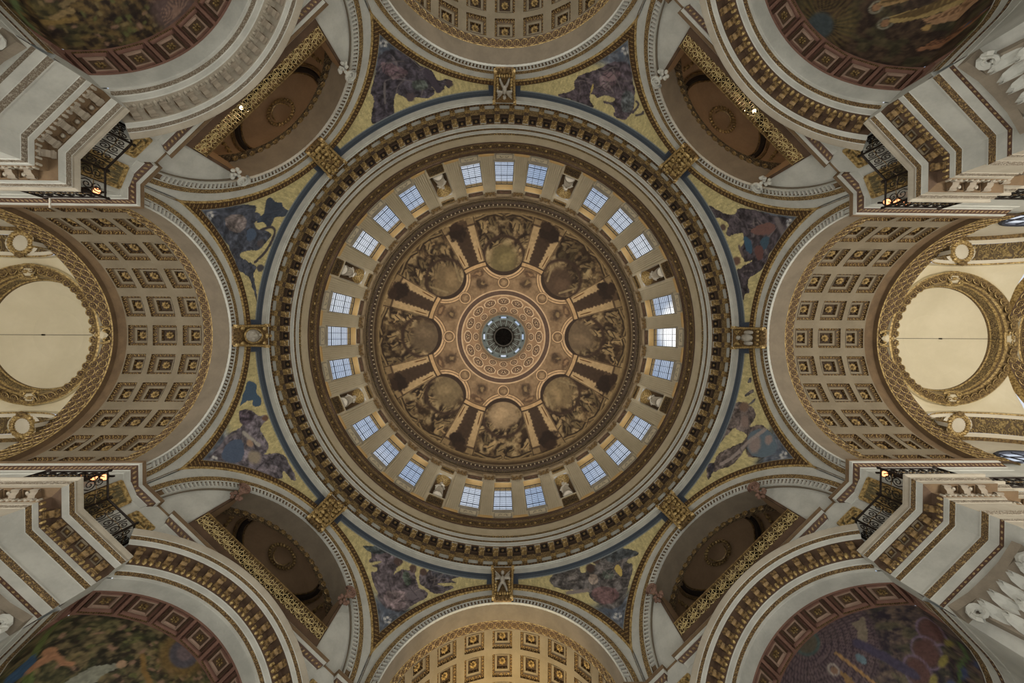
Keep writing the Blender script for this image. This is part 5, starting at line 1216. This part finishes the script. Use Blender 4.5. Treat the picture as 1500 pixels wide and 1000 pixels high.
for k in (1, 3, 5, 7):
    s = np.linspace(0, len(RIM) - 1, 150); rt_, rh = np.interp(s, range(len(RIM)), RIMA[:, 0]), np.interp(s, range(len(RIM)), RIMA[:, 1])
    f = np.linspace(0, PI / 2, 130); rt2, F = np.meshgrid(rt_, f, indexing='ij'); rh2, _ = np.meshgrid(rh, f, indexing='ij')
    P = np.stack([N2 + CD * np.sin(F), rt2 * np.cos(F), 13.05 + (rh2 - 13.05) * np.cos(F)], -1)
    X, Y = P[..., 0].ravel(), P[..., 1].ravel(); dz = (P[..., 2].ravel() - 13.05) / 3.45; rp = np.hypot(X - N2, Y); el = np.arctan2(dz * 4.0, rp)
    ro_ = 4.1 * (PI / 2 - el) / (PI / 2); az_ = np.arctan2(Y, X - N2); X, Y = N2 + ro_ * np.cos(az_), ro_ * np.sin(az_)
    bs = P[..., 2].ravel() - 13.05
    base = {1: (78, 66, 66), 3: (72, 64, 48), 5: (72, 62, 48), 7: (62, 50, 44)}[k]
    p = UnrolledPaint(X, Y, base)
    f1 = fbm(X * 5.5, Y * 5.5, 30 + k, 3); f2 = fbm(X * 11, Y * 11, 60 + k, 2); c1, c2 = {1: ((50, 44, 52), (112, 96, 84)), 3: ((40, 38, 30), (122, 108, 78)), 5: ((44, 36, 34), (118, 98, 64)), 7: ((46, 36, 32), (84, 68, 54))}[k]
    t = sstep(.5 * f1 + .5 * f2, .3, .7)[:, None]; p.c = np.array(c1) * (1 - t) + np.array(c2) * t
    g2 = sstep(fbm(X * 3, Y * 3, 90 + k, 2), .5, .62)[:, None] * .3; p.c = p.c * (1 - g2) + np.array((84, 92, 58)) * g2
    if k in (3, 5):
        rr = np.random.default_rng(k)
        for _ in range(260):      # leaves and blossoms
            r, a = rr.uniform(.3, 4.0), rr.uniform(-1.5, 1.5); p.ell(N2 + r * math.cos(a), r * math.sin(a), rr.uniform(.05, .12), rr.uniform(.03, .06), [(128, 112, 78), (98, 98, 62), (140, 112, 92), (54, 46, 38)][_ % 4], rr.uniform(0, 3), edge=.4)
    if k == 3:
        p.ell(19.25, 0, .62, .62, (116, 94, 58), wobble=(.05, 6, 2), edge=.3); p.ell(19.22, 0, .4, .4, (86, 82, 88), edge=.12); p.ell(19.2, 0, .22, .22, (112, 98, 100), edge=.2)
        p.line([(19.15, 3.85), (19.6, 3.85), (20.2, 3.72), (20.7, 3.55), (21.4, 3.1), (22.2, 2.2)], .13, (100, 112, 66), (.05, 9, 3))
        p.poly([(20.3, 3.7), (20.6, 3.5), (20.95, 3.3), (21.0, 3.55), (20.7, 3.75)], (64, 90, 118), (.03, 9, 4))
        p.line([(20.45, 3.45), (20.65, 3.3), (20.9, 3.4)], .13, (166, 122, 92)); p.line([(20.6, 3.3), (20.9, 2.95), (20.95, 2.75)], .07, (166, 122, 92)); p.ell(20.48, 3.4, .1, .1, (160, 118, 88))
        p.poly([(21.5, 2.5), (21.0, 2.25), (20.72, 1.6), (20.85, 1.55), (21.25, 1.7), (22.2, 2.0)], (136, 136, 120), (.05, 6, 4)); p.ell(20.72, 1.55, .1, .12, (170, 140, 112)); p.line([(20.2, 1.2), (20.6, .7), (20.8, 0), (21.6, -.6)], .07, (132, 104, 62))
        p.line([(21.2, 3.9), (20.9, 4.0)], .1, (70, 92, 120))
    if k == 5:
        p.line([(19.1, -4.0), (19.8, -3.97), (20.6, -3.7), (21.4, -3.2)], .1, (108, 124, 84)); p.ell(19.3, -.15, .6, .6, (104, 86, 82), edge=.3)
        for i in range(12):
            a = -1.4 + i * .24; p.line([(N2 + .15, -.15), (N2 + .75 * math.cos(a), -.15 + .75 * math.sin(a))], .02, (146, 118, 104))
        for (a, b, c) in (((20.3, -3.4), (20.6, -2.9), (150, 128, 90)), ((20.1, -3.6), (20.3, -3.0), (140, 116, 72)), ((20.7, -3.0), (21.1, -2.3), (134, 116, 84)), ((20.9, -2.0), (21.0, -1.2), (120, 104, 66))): p.line([a, b], .07, c, (.04, 7, 5))
    if k == 7:
        d = np.hypot(X - 19.3, Y - .1); an = np.arctan2(Y - .1, X - 19.3)
        p.put((1 - sstep(d, .7, 1.0)) * (.4 + .4 * np.sin(an * 34)) , (108, 92, 58)); p.ell(19.3, .1, .36, .36, (70, 78, 80), edge=.2)
        for (cx, cy, r) in ((20.62, 1.96, .17), (20.97, 1.24, .17)): p.ell(cx, cy, r, r, (140, 136, 118), ring=.72, edge=.14); p.ell(cx, cy, r * .6, r * .6, (142, 108, 80))
        p.poly([(20.7, 2.0), (20.85, 1.9), (21.35, 2.5), (21.6, 3.2), (21.3, 3.2), (20.95, 2.7), (20.7, 2.2)], (156, 134, 88), (.04, 6, 3)); p.poly([(21.05, 1.2), (21.2, 1.15), (21.9, 1.9), (22.1, 2.4), (21.7, 2.3), (21.1, 1.5)], (150, 122, 84), (.04, 6, 3))
        p.poly([(20.75, 3.1), (20.95, 2.75), (21.3, 3.2), (21.15, 3.5), (20.8, 3.4)], (162, 128, 96), (.04, 6, 3)); p.poly([(19.9, 3.4), (20.15, 3.4), (20.5, 3.85), (20.2, 3.9), (19.85, 3.6)], (134, 96, 70), (.03, 6, 3)); p.poly([(20.2, 3.8), (20.45, 3.75), (20.5, 3.88)], (64, 84, 110))
        for q in range(7): p.line([(20.8 + .03 * q, 1.95 + .09 * q), (21.55 + .02 * q, 2.75 + .09 * q)], .018, (98, 80, 52)); p.line([(21.15 + .03 * q, 1.25 + .06 * q), (21.95, 1.95 + .07 * q)], .018, (98, 80, 52))
        for q in range(4): p.line([(20.85 + .05 * q, 2.9 + .1 * q), (21.25, 3.2 + .07 * q)], .015, (112, 84, 60)); p.line([(20.0 + .08 * q, 3.45), (20.3 + .06 * q, 3.85)], .015, (84, 58, 46))
        p.ell(20.65, 3.05, .09, .09, (170, 140, 90)); p.ell(19.87, 3.4, .08, .08, (150, 108, 80)); p.line([(21.3, 3.6), (20.6, 3.93), (19.9, 4.02), (19.2, 4.06)], .05, (112, 116, 66))
    if k == 1:
        d = np.hypot(X - 19.05, Y); an = np.arctan2(Y, X - 19.05 + .01)
        row = np.floor(d / .17); sc = np.abs(np.sin(an * (6 + row * 5) + row)); m = (1 - sstep(d, 1.7, 1.9)) * sstep(d, .35, .42)
        p.put(m * .8, (66, 54, 62)); p.put(m * sstep(sc, .35, .6) * .75 * sstep(d / .17 - row, .12, .3), (112, 96, 96)); p.ell(19.1, 0, .36, .36, (88, 82, 70), edge=.2); p.ell(19.1, 0, .37, .37, (76, 92, 90), ring=.8, edge=.08)
        p.poly([(19.47, -2.02), (19.36, -2.5), (19.97, -2.23), (20.55, -1.73), (20.44, -1.54), (19.9, -1.9)], (128, 116, 100), (.04, 6, 3))
        for cx, cy in ((20.12, -3.6), (20.93, -3.05), (21.57, -2.35)):
            p.ell(cx, cy, .5, .3, (124, 108, 128), .6, ring=.86, edge=.08); p.ell(cx, cy, .42, .24, (96, 70, 66), .6, (.05, 8, 3), edge=.25); p.ell(cx + .2, cy - .12, .24, .07, (138, 128, 72), .9, edge=.3); p.ell(cx + .3, cy - .3, .3, .1, (72, 80, 108), .9, edge=.3)
        p.line([(20.19, -.61), (21.42, -.82), (22.6, -1.1)], .05, (160, 126, 84)); p.ell(20.55, 0, .16, .16, (160, 150, 140), ring=.6, edge=.2); p.ell(20.6, 0, .09, .09, (132, 104, 86)); p.ell(20.8, -1.2, .15, .1, (104, 124, 132)); p.line([(20.3, -1.6), (21.6, -2.2)], .16, (72, 66, 84), (.05, 6, 2)); p.poly([(20.7, -.2), (21.1, -.3), (22, 0), (21.5, .3)], (140, 112, 76), (.04, 6, 2))
        p.line([(19.9, -3.98), (20.44, -3.83), (21.1, -3.4), (21.74, -2.91)], .05, (84, 104, 66))
    # a band of pale volutes along the base, and the tesserae's own unevenness
    p.put((1 - sstep(bs, .16, .2)), (70, 56, 56)); p.put((1 - sstep(bs, .16, .2)) * sstep(np.sin(np.arctan2(Y, X - N2) * 60), .2, .6) * .7, (116, 112, 108))
    p.c *= (.88 + .24 * vnoise(X * 22, Y * 22, 5))[:, None]
    link('half_dome_picture', paint_mesh('half_dome_picture', P, p.c, 'mosaic'), None, RZ(45 * k), label=CL[k], category='mosaic', group='mosaics of the half domes')

# ================================================================== keystones
def keystone(kind):
    body = MB()
    st = [(24.05, .56, 16.72), (24.3, .62, 16.62), (25.2, .66, 16.62), (26.2, .70, 16.58), (27.0, .74, 16.54), (27.25, .76, 16.54)]
    G_ = [[(16.83, -w, z), (n, -w, z), (n, w, z), (16.83, w, z)] for z, w, n in st]; body.grid(G_, 0); body.poly(G_[0], 0); body.poly(G_[-1][::-1], 0)
    front = lambda z: np.interp(z, [q[0] for q in st], [q[2] for q in st]); wid = lambda z: np.interp(z, [q[0] for q in st], [q[1] for q in st])
    sc = []
    for s in (-1, 1):
        mb = MB(); zz = np.linspace(24.2, 27.1, 16); mb.tube([(front(z) - .06, s * (wid(z) - .03), z) for z in zz], [.09] * 16, 0, 5)
        for zc, r in ((24.2, .16), (27.1, .2)): mb.tube([(front(zc) - .05, s * (wid(zc) - .12), zc - .06), (front(zc) - .05, s * (wid(zc) + .08), zc - .06)], r, 0, 8)
        sc.append(mb.mesh('edge_scroll', ['gilt']))
    cv = MB(); f = lambda t, z, d: (front(z) - d, t, z)
    if kind == 'leaf':
        for i in range(26):
            z = 24.4 + 2.6 * (i // 4) / 6; t = (-.42, -.14, .16, .42)[i % 4] + .05 * math.sin(i * 2.1); cv.blob(f(t, z, .1), (.1, .17, .2), 0, Matrix.Rotation(.9 * math.sin(i * 1.7), 3, 'X'), 6, 4)
        for s in (-1, 1):
            cv.tube([f(s * (.1 + .3 * abs(math.sin(t))), 24.5 + 2.3 * t / 6, .16) for t in np.linspace(0, 6, 16)], .06, 0, 5)
        cv.blob(f(0, 25.8, .16), (.16, .22, .34), 1)
    elif kind == 'wing':
        cv.blob(f(0, 25.6, .22), (.2, .17, .42), 0); cv.blob(f(0, 26.3, .24), (.16, .13, .17), 0)
        for s in (-1, 1):
            for q in range(5): cv.tube([f(s * .12, 25.8, .2), f(s * (.34 + .04 * q), 26.25 - .12 * q, .18), f(s * (.52 - .02 * q), 26.7 - .3 * q, .1)], [.09, .08, .03], 0, 5)
            cv.tube([f(s * .1, 25.3, .2), f(s * .22, 24.9, .2), f(s * .3, 24.6, .14)], [.1, .08, .06], 0, 5)
        for i in range(7): cv.blob(f(-.48 + .16 * i, 24.42, .1), (.1, .08, .1), 1, None, 6, 4)
        for i in range(8): cv.blob(f((-.44, .44)[i % 2], 24.8 + .28 * (i // 2), .08), (.07, .12, .13), 1, None, 6, 4)
    elif kind == 'oval':
        cv.blob(f(0, 25.6, .08), (.14, .44, .78), 0, None, 14, 6); cv.tube([f(.48 * math.cos(a), 25.6 + .84 * math.sin(a), .12) for a in np.linspace(0, 2 * PI, 20, endpoint=False)], .07, 1, 5, True)
        cv.blob(f(0, 25.7, .2), (.12, .2, .3), 0); cv.blob(f(.05, 26.05, .24), (.1, .12, .13), 0); cv.blob(f(0, 26.8, .2), (.14, .22, .16), 1); cv.blob(f(0, 27.1, .24), (.13, .13, .13), 1)
        for s in (-1, 1): cv.blob(f(s * .2, 25.5, .2), (.1, .16, .24), 0); cv.blob(f(s * .5, 26.7, .1), (.1, .16, .2), 1); cv.blob(f(s * .5, 24.6, .1), (.1, .16, .2), 1)
    else:
        cv.blob(f(0, 25.5, .16), (.2, .3, .62), 0); cv.blob(f(0, 26.3, .2), (.16, .18, .2), 0)
        for s in (-1, 1):
            cv.blob(f(s * .36, 25.4, .12), (.14, .17, .5), 0)
            for i in range(6): cv.tube([f(s * .2, 26.5, .14), f(s * (.3 + .05 * i), 26.6 + .07 * i, .12), f(s * .5, 26.2 + .16 * i, .1)], .05, 1, 4)
        for i in range(4): cv.blob(f(-.4 + .27 * i, 24.5, .1), (.1, .1, .12), 1, None, 6, 4)
    ft = MB()
    for i in range(5): ft.blob((front(24.1) - .06, -.48 + .24 * i, 24.06), (.14, .12, .12), 0, None, 6, 4)
    return body.mesh('keystone_block', ['giltdull']), sc, cv.mesh('carving', ['keyfig', 'gilt'] if kind != 'leaf' else ['gilt', 'giltdark'], True), ft.mesh('foot_roll', ['giltdark'])
M['keyfig'] = stone('keystone_figure', (150, 144, 132), (176, 170, 156), 4)
KS = {'leaf': keystone('leaf'), 'wing': keystone('wing'), 'oval': keystone('oval'), 'shield': keystone('shield')}
KK = ['shield', 'leaf', 'wing', 'leaf', 'oval', 'leaf', 'wing', 'leaf']
KL = {'shield': 'gilt keystone with a grey draped bust, on the %s arch', 'leaf': 'gilt keystone carved with curling leaves, on the %s arch', 'wing': 'gilt keystone with a grey winged figure, on the %s arch', 'oval': 'gilt keystone with a grey oval cartouche, on the %s arch'}
for k in range(8):
    b, sc, cv, ft = KS[KK[k]]
    e = empty('keystone', RZ(45 * k), label=KL[KK[k]] % WHERE[k], category='keystone', group='keystones of the eight great arches')
    link('block', b, e); link('edge_scroll', sc[0], e); link('edge_scroll', sc[1], e); link('carving', cv, e, kind='stuff'); link('foot_roll', ft, e, kind='stuff')

# ================================================================== gilt balcony rails of the diagonal arches
def bal_panel(w):
    mb = MB(); 
    for q in (-1, 1):
        mb.tube([(0, q * w * .27 + w * .2 * math.sin(t), .12 + .6 * t / 6.3 + .02 * math.cos(2 * t)) for t in np.linspace(0, 6.3, 12)], .022, 0, 4)
        mb.tube([(0, q * w * .27 - w * .2 * math.sin(t), .12 + .6 * t / 6.3) for t in np.linspace(0, 6.3, 12)], .022, 0, 4)
    for y in (-.5, -.25, 0, .25, .5): mb.tube([(0, y * w, .04), (0, y * w, .84)], .022, 0, 4)
    for a in np.linspace(0, 2 * PI, 8, endpoint=False): mb.blob((0, .09 * math.cos(a), .44 + .09 * math.sin(a)), (.03, .04, .04), 0, None, 4, 3)
    return mb.mesh('scroll_panel', ['railgilt'])
bp = bal_panel(.7); NBP = 12; BW = 8.4 / NBP
mb = MB(); mb.box((0, 0, .88), (.12, 8.5, .07), 0); trail = mb.mesh('top_rail', ['giltdark'])
mb = MB(); mb.box((0, 0, .02), (.14, 8.5, .06), 0); mb.box((0, 0, -.3), (.2, 8.5, .6), 1); brail = mb.mesh('bottom_rail', ['giltdark', 'brown'])
for k in (1, 3, 5, 7):
    e = empty('balcony_rail', RZ(45 * k) @ T(17.0, 0, 18.78), label='gilt openwork balcony rail across the dark recess of the %s arch' % WHERE[k], category='railing', group='gilt rails of the upper recesses')
    link('top_rail', trail, e); link('bottom_rail', brail, e)
    for i in range(NBP): link('scroll_panel', bp, e, T(0, -4.2 + BW * (i + .5), 0))
    # carved consoles at the heads of the recess's jambs
    for s in (-1, 1):
        mb = MB()
        mb.tube([(-.1 + .0 * t, (.34 - .02 * t) * math.cos(t), (.34 - .02 * t) * math.sin(t)) for t in np.linspace(0, 12, 30)], np.linspace(.1, .04, 30), 0, 6)
        mb.blob((-.05, 0, 0), (.14, .1, .1), 0)
        sv = mb.mesh('scroll', ['white' if k in (5, 7) else 'rosy']) if k in (5, 7) or 'rosy' in M else None
        if sv is None: M['rosy'] = stone('rosy_plaster', (104, 80, 68), (134, 106, 92), 5); sv = mb.mesh('scroll', ['rosy'])
        mb = MB()
        for i in range(9): mb.blob((.04 * math.sin(i * 2.3), -.1 * s + .26 * math.sin(i * 2.4), -.42 - .05 * i + .1 * math.cos(i * 1.9)), (.1, .11, .13), 0, Matrix.Rotation(.7 * i, 3, 'X'), 6, 4)
        lf = mb.mesh('leaf_drop', ['white' if k in (5, 7) else 'rosy'])
        mb = MB(); mb.tube([(0, 0, -.02), (.1, 0, -.02)], [.16, .2], 0, 8); bk = mb.mesh('stem', ['exedra'])
        side = {(1, -1): 'right', (1, 1): 'left', (3, -1): 'right', (3, 1): 'left', (5, -1): 'left', (5, 1): 'right', (7, -1): 'left', (7, 1): 'right'}[(k, s)]
        c = empty('scroll_console', RZ(45 * k) @ T(16.72, s * 4.25, 22.05), label='%s scroll console at the %s jamb head of the %s arch recess' % ('pale' if k in (5, 7) else 'rosy', side, WHERE[k]), category='console', group='scroll consoles of the recesses')
        link('scroll', sv, c); link('leaf_drop', lf, c, kind='stuff'); link('stem', bk, c)

# ================================================================== wrought-iron railings on the main cornice
def iron_panel(w, h):
    mb = MB()
    for q in (-1, 1):
        mb.tube([(q * w * .24 + w * .17 * math.cos(t) * (1 - t / 11), 0, h * .34 + h * .22 * math.sin(t) * (1 - t / 11)) for t in np.linspace(-1, 9, 15)], .022, 0, 4)
        mb.tube([(q * w * .24 - w * .17 * math.cos(t) * (1 - t / 11), 0, h * .7 + h * .2 * math.sin(-t) * (1 - t / 11)) for t in np.linspace(-1, 9, 15)], .022, 0, 4)
    mb.tube([(0, 0, .05), (0, 0, h)], .025, 0, 4)
    for q in (-.5, .5): mb.tube([(q * w, 0, .05), (q * w, 0, h)], .02, 0, 4)
    mb.tube([(-w / 2, 0, h * .52), (0, 0, h * .58), (w / 2, 0, h * .52)], .018, 1, 4)
    return mb
IH = 1.05; ip_cache = {}
PLACE = {(0, 1): 'right-hand vault, below it', (0, -1): 'right-hand vault, above it', (4, 1): 'left-hand vault, above it', (4, -1): 'left-hand vault, below it', (2, 1): 'bottom vault, left of it', (2, -1): 'bottom vault, right of it', (6, 1): 'top vault, right of it', (6, -1): 'top vault, left of it'}
for (k, s, fl) in PIERS:
    path = [fl(q) for q in ([(24.0, 6.1), (19.0, 6.1), (19.0, 5.68)] if k in (0, 4) else [(18.5, 5.68)]) + [(16.48, 5.68), (16.48, 6.83), diag(16.48, -5.3), diag(16.98, -4.9)]]
    Wm = RZ(45 * k)
    base_ = path[-3]
    e = empty('iron_railing', Wm @ T(*base_, 15.19), label='black scrolled iron railing on the cornice beside the ' + PLACE[(k, s)], category='railing', group='iron railings on the pier cornices')
    inv = T(-base_[0], -base_[1], 0)
    tr, brl = MB(), MB(); tr.tube([(*p, IH) for p in path], .045, 0, 5); brl.tube([(*p, .06) for p in path], .035, 0, 5)
    link('top_rail', tr.mesh('top_rail', ['iron']), e, inv); link('bottom_rail', brl.mesh('bottom_rail', ['iron']), e, inv)
    for i in range(len(path) - 1):
        a, b = Vector(path[i]), Vector(path[i + 1]); L = (b - a).length; n = max(1, round(L / .95)); w = L / n; key = round(w, 2)
        if key not in ip_cache: ip_cache[key] = iron_panel(w, IH).mesh('scroll_panel', ['iron', 'giltdark'])
        for j in range(n):
            c = a + (b - a) * (j + .5) / n; link('scroll_panel', ip_cache[key], e, inv @ T(c.x, c.y, 0) @ Matrix.Rotation(math.atan2((b - a).y, (b - a).x), 4, 'Z'))
        mb = MB(); mb.tube([(*path[i + 1], 0), (*path[i + 1], IH + .08)], .05, 0, 6); mb.blob((*path[i + 1], IH + .12), (.07, .07, .07), 0); link('post', mb.mesh('post', ['iron']), e, inv)

# ================================================================== lamps
def floodlight_bar(k, s, n, t, nl, lab):
    e = empty('floodlight_bar', RZ(45 * k) @ T(n, s * t, 15.2), label=lab, category='lamp', group='floodlights on the pier cornices')
    mb = MB(); mb.tube([(0, 0, 0), (0, 0, 1.35)], .045, 0, 6); mb.box((0, 0, .03), (.4, .4, .06), 0); link('stand', mb.mesh('stand', ['iron']), e)
    mb = MB(); mb.box((0, 0, 1.38), (.5 * nl, .07, .07), 0); link('cross_bar', mb.mesh('cross_bar', ['iron']), e)
    for i in range(nl):
        x = (i - (nl - 1) / 2) * .45; mb = MB(); lathe(mb, [(.04, -.2), (.1, -.16), (.15, .02), (.16, .1), (.14, .1), (.12, .03)], [0] * 5, 10)
        hd = link('lamp_head', mb.mesh('lamp_head', ['iron']), e, T(x, 0, 1.3) @ Matrix.Rotation(-2.6, 4, 'Y'))
        if i < nl - 1 or nl == 3:
            mb = MB(); mb.blob((0, 0, .05), (.13, .13, .07), 0, None, 10, 4); link('lens', mb.mesh('lens', ['bulb2']), hd, label='glowing orange lens')
    mb = MB(); mb.tube([(0, 0, .3), (.2, s * .2, .5), (.1, s * .35, .2), (-.2, s * .2, .05)], .03, 0, 5); link('cable', mb.mesh('cable', ['iron']), e)
    for q in (0, 1):
        mb = MB(); mb.tube([(0, 0, 0), (-.28, 0, .22)], [.2, .26], 0, 8); link('spot_can', mb.mesh('spot_can', ['iron']), e, T(.5 + .55 * q, s * .5, .55 - .1 * q) @ RZ(70 * q))
floodlight_bar(4, 1, 17.3, 6.02, 2, 'floodlight bar with two glowing lenses on the cornice above the left-hand vault')
floodlight_bar(4, -1, 17.3, 6.0, 3, 'floodlight bar with three glowing lenses on the cornice below the left-hand vault')
floodlight_bar(0, -1, 17.25, 5.98, 3, 'floodlight bar with three glowing lenses on the cornice above the right-hand vault')
floodlight_bar(0, 1, 17.1, 5.98, 2, 'floodlight bar with two dim lenses on the cornice below the right-hand vault')
for k, t, lab in ((5, -1.03, 'bright warm lamp on a stand in the upper left recess'), (7, .62, 'bright warm lamp on a stand in the upper right recess')):
    e = empty('recess_lamp', RZ(45 * k) @ T(17.55, t, 18.17), label=lab, category='lamp', group='lamps of the upper recesses')
    mb = MB(); mb.tube([(0, 0, 0), (0, 0, 1.75)], .04, 0, 6); mb.box((0, 0, .03), (.4, .4, .06), 0); link('stand', mb.mesh('stand', ['iron']), e)
    mb = MB(); lathe(mb, [(.05, -.25), (.15, -.18), (.19, 0), (.17, 0), (.1, -.1)], [0] * 4, 12); hd = link('lamp_head', mb.mesh('lamp_head', ['iron']), e, T(0, 0, 1.85))
    mb = MB(); mb.blob((0, 0, .03), (.17, .17, .11), 0, None, 12, 6); link('bulb', mb.mesh('bulb', ['bulb']), hd)
    mb = MB(); mb.blob((0, 0, 0), (.09, .09, .08), 0, None, 10, 5); link('small_bulb', mb.mesh('small_bulb', ['bulb']), e, T(.1, .24 if k == 7 else -.24, 1.72))
    a = math.radians(45 * k); x, y = 17.9 * math.cos(a) - t * math.sin(a), 17.9 * math.sin(a) + t * math.cos(a)
    light('recess_lamp_light', 'POINT', (x, y, 20.5), 70, (1, .66, .36), radius=.15)
for k, n, lab in ((4, 29, 'thin dark cable stretched across the left-hand saucer vault'), (0, 29, 'thin dark cable stretched across the right-hand saucer vault')):
    e = empty('stretched_cable', RZ(45 * k) @ T(n, 0, 24.0), label=lab, category='cable', group='cables across the saucer vaults')  # cable spanning the ring of the saucer vault
    mb = MB(); mb.tube([(-3.75, 0, .0), (0, 0, -.03), (3.5, 0, .0)], .016, 0, 5); link('wire', mb.mesh('wire', ['iron']), e)
    mb = MB(); mb.tube([(-.9, 0, -.1), (-.9, 0, .06)], .045, 0, 6); link('clip', mb.mesh('clip', ['iron']), e)
e = empty('pale_rod', RZ(180) @ T(18.8, 5.68, 16.32), label='short pale rod laid across the railing above the left-hand vault', category='rod')
mb = MB(); mb.tube([(0, -.42, 0), (0, .42, 0)], .035, 0, 6); link('shaft', mb.mesh('shaft', ['statue']), e); mb = MB(); mb.tube([(0, .4, 0), (0, .5, 0)], .06, 0, 6); link('end_cap', mb.mesh('end_cap', ['iron']), e)
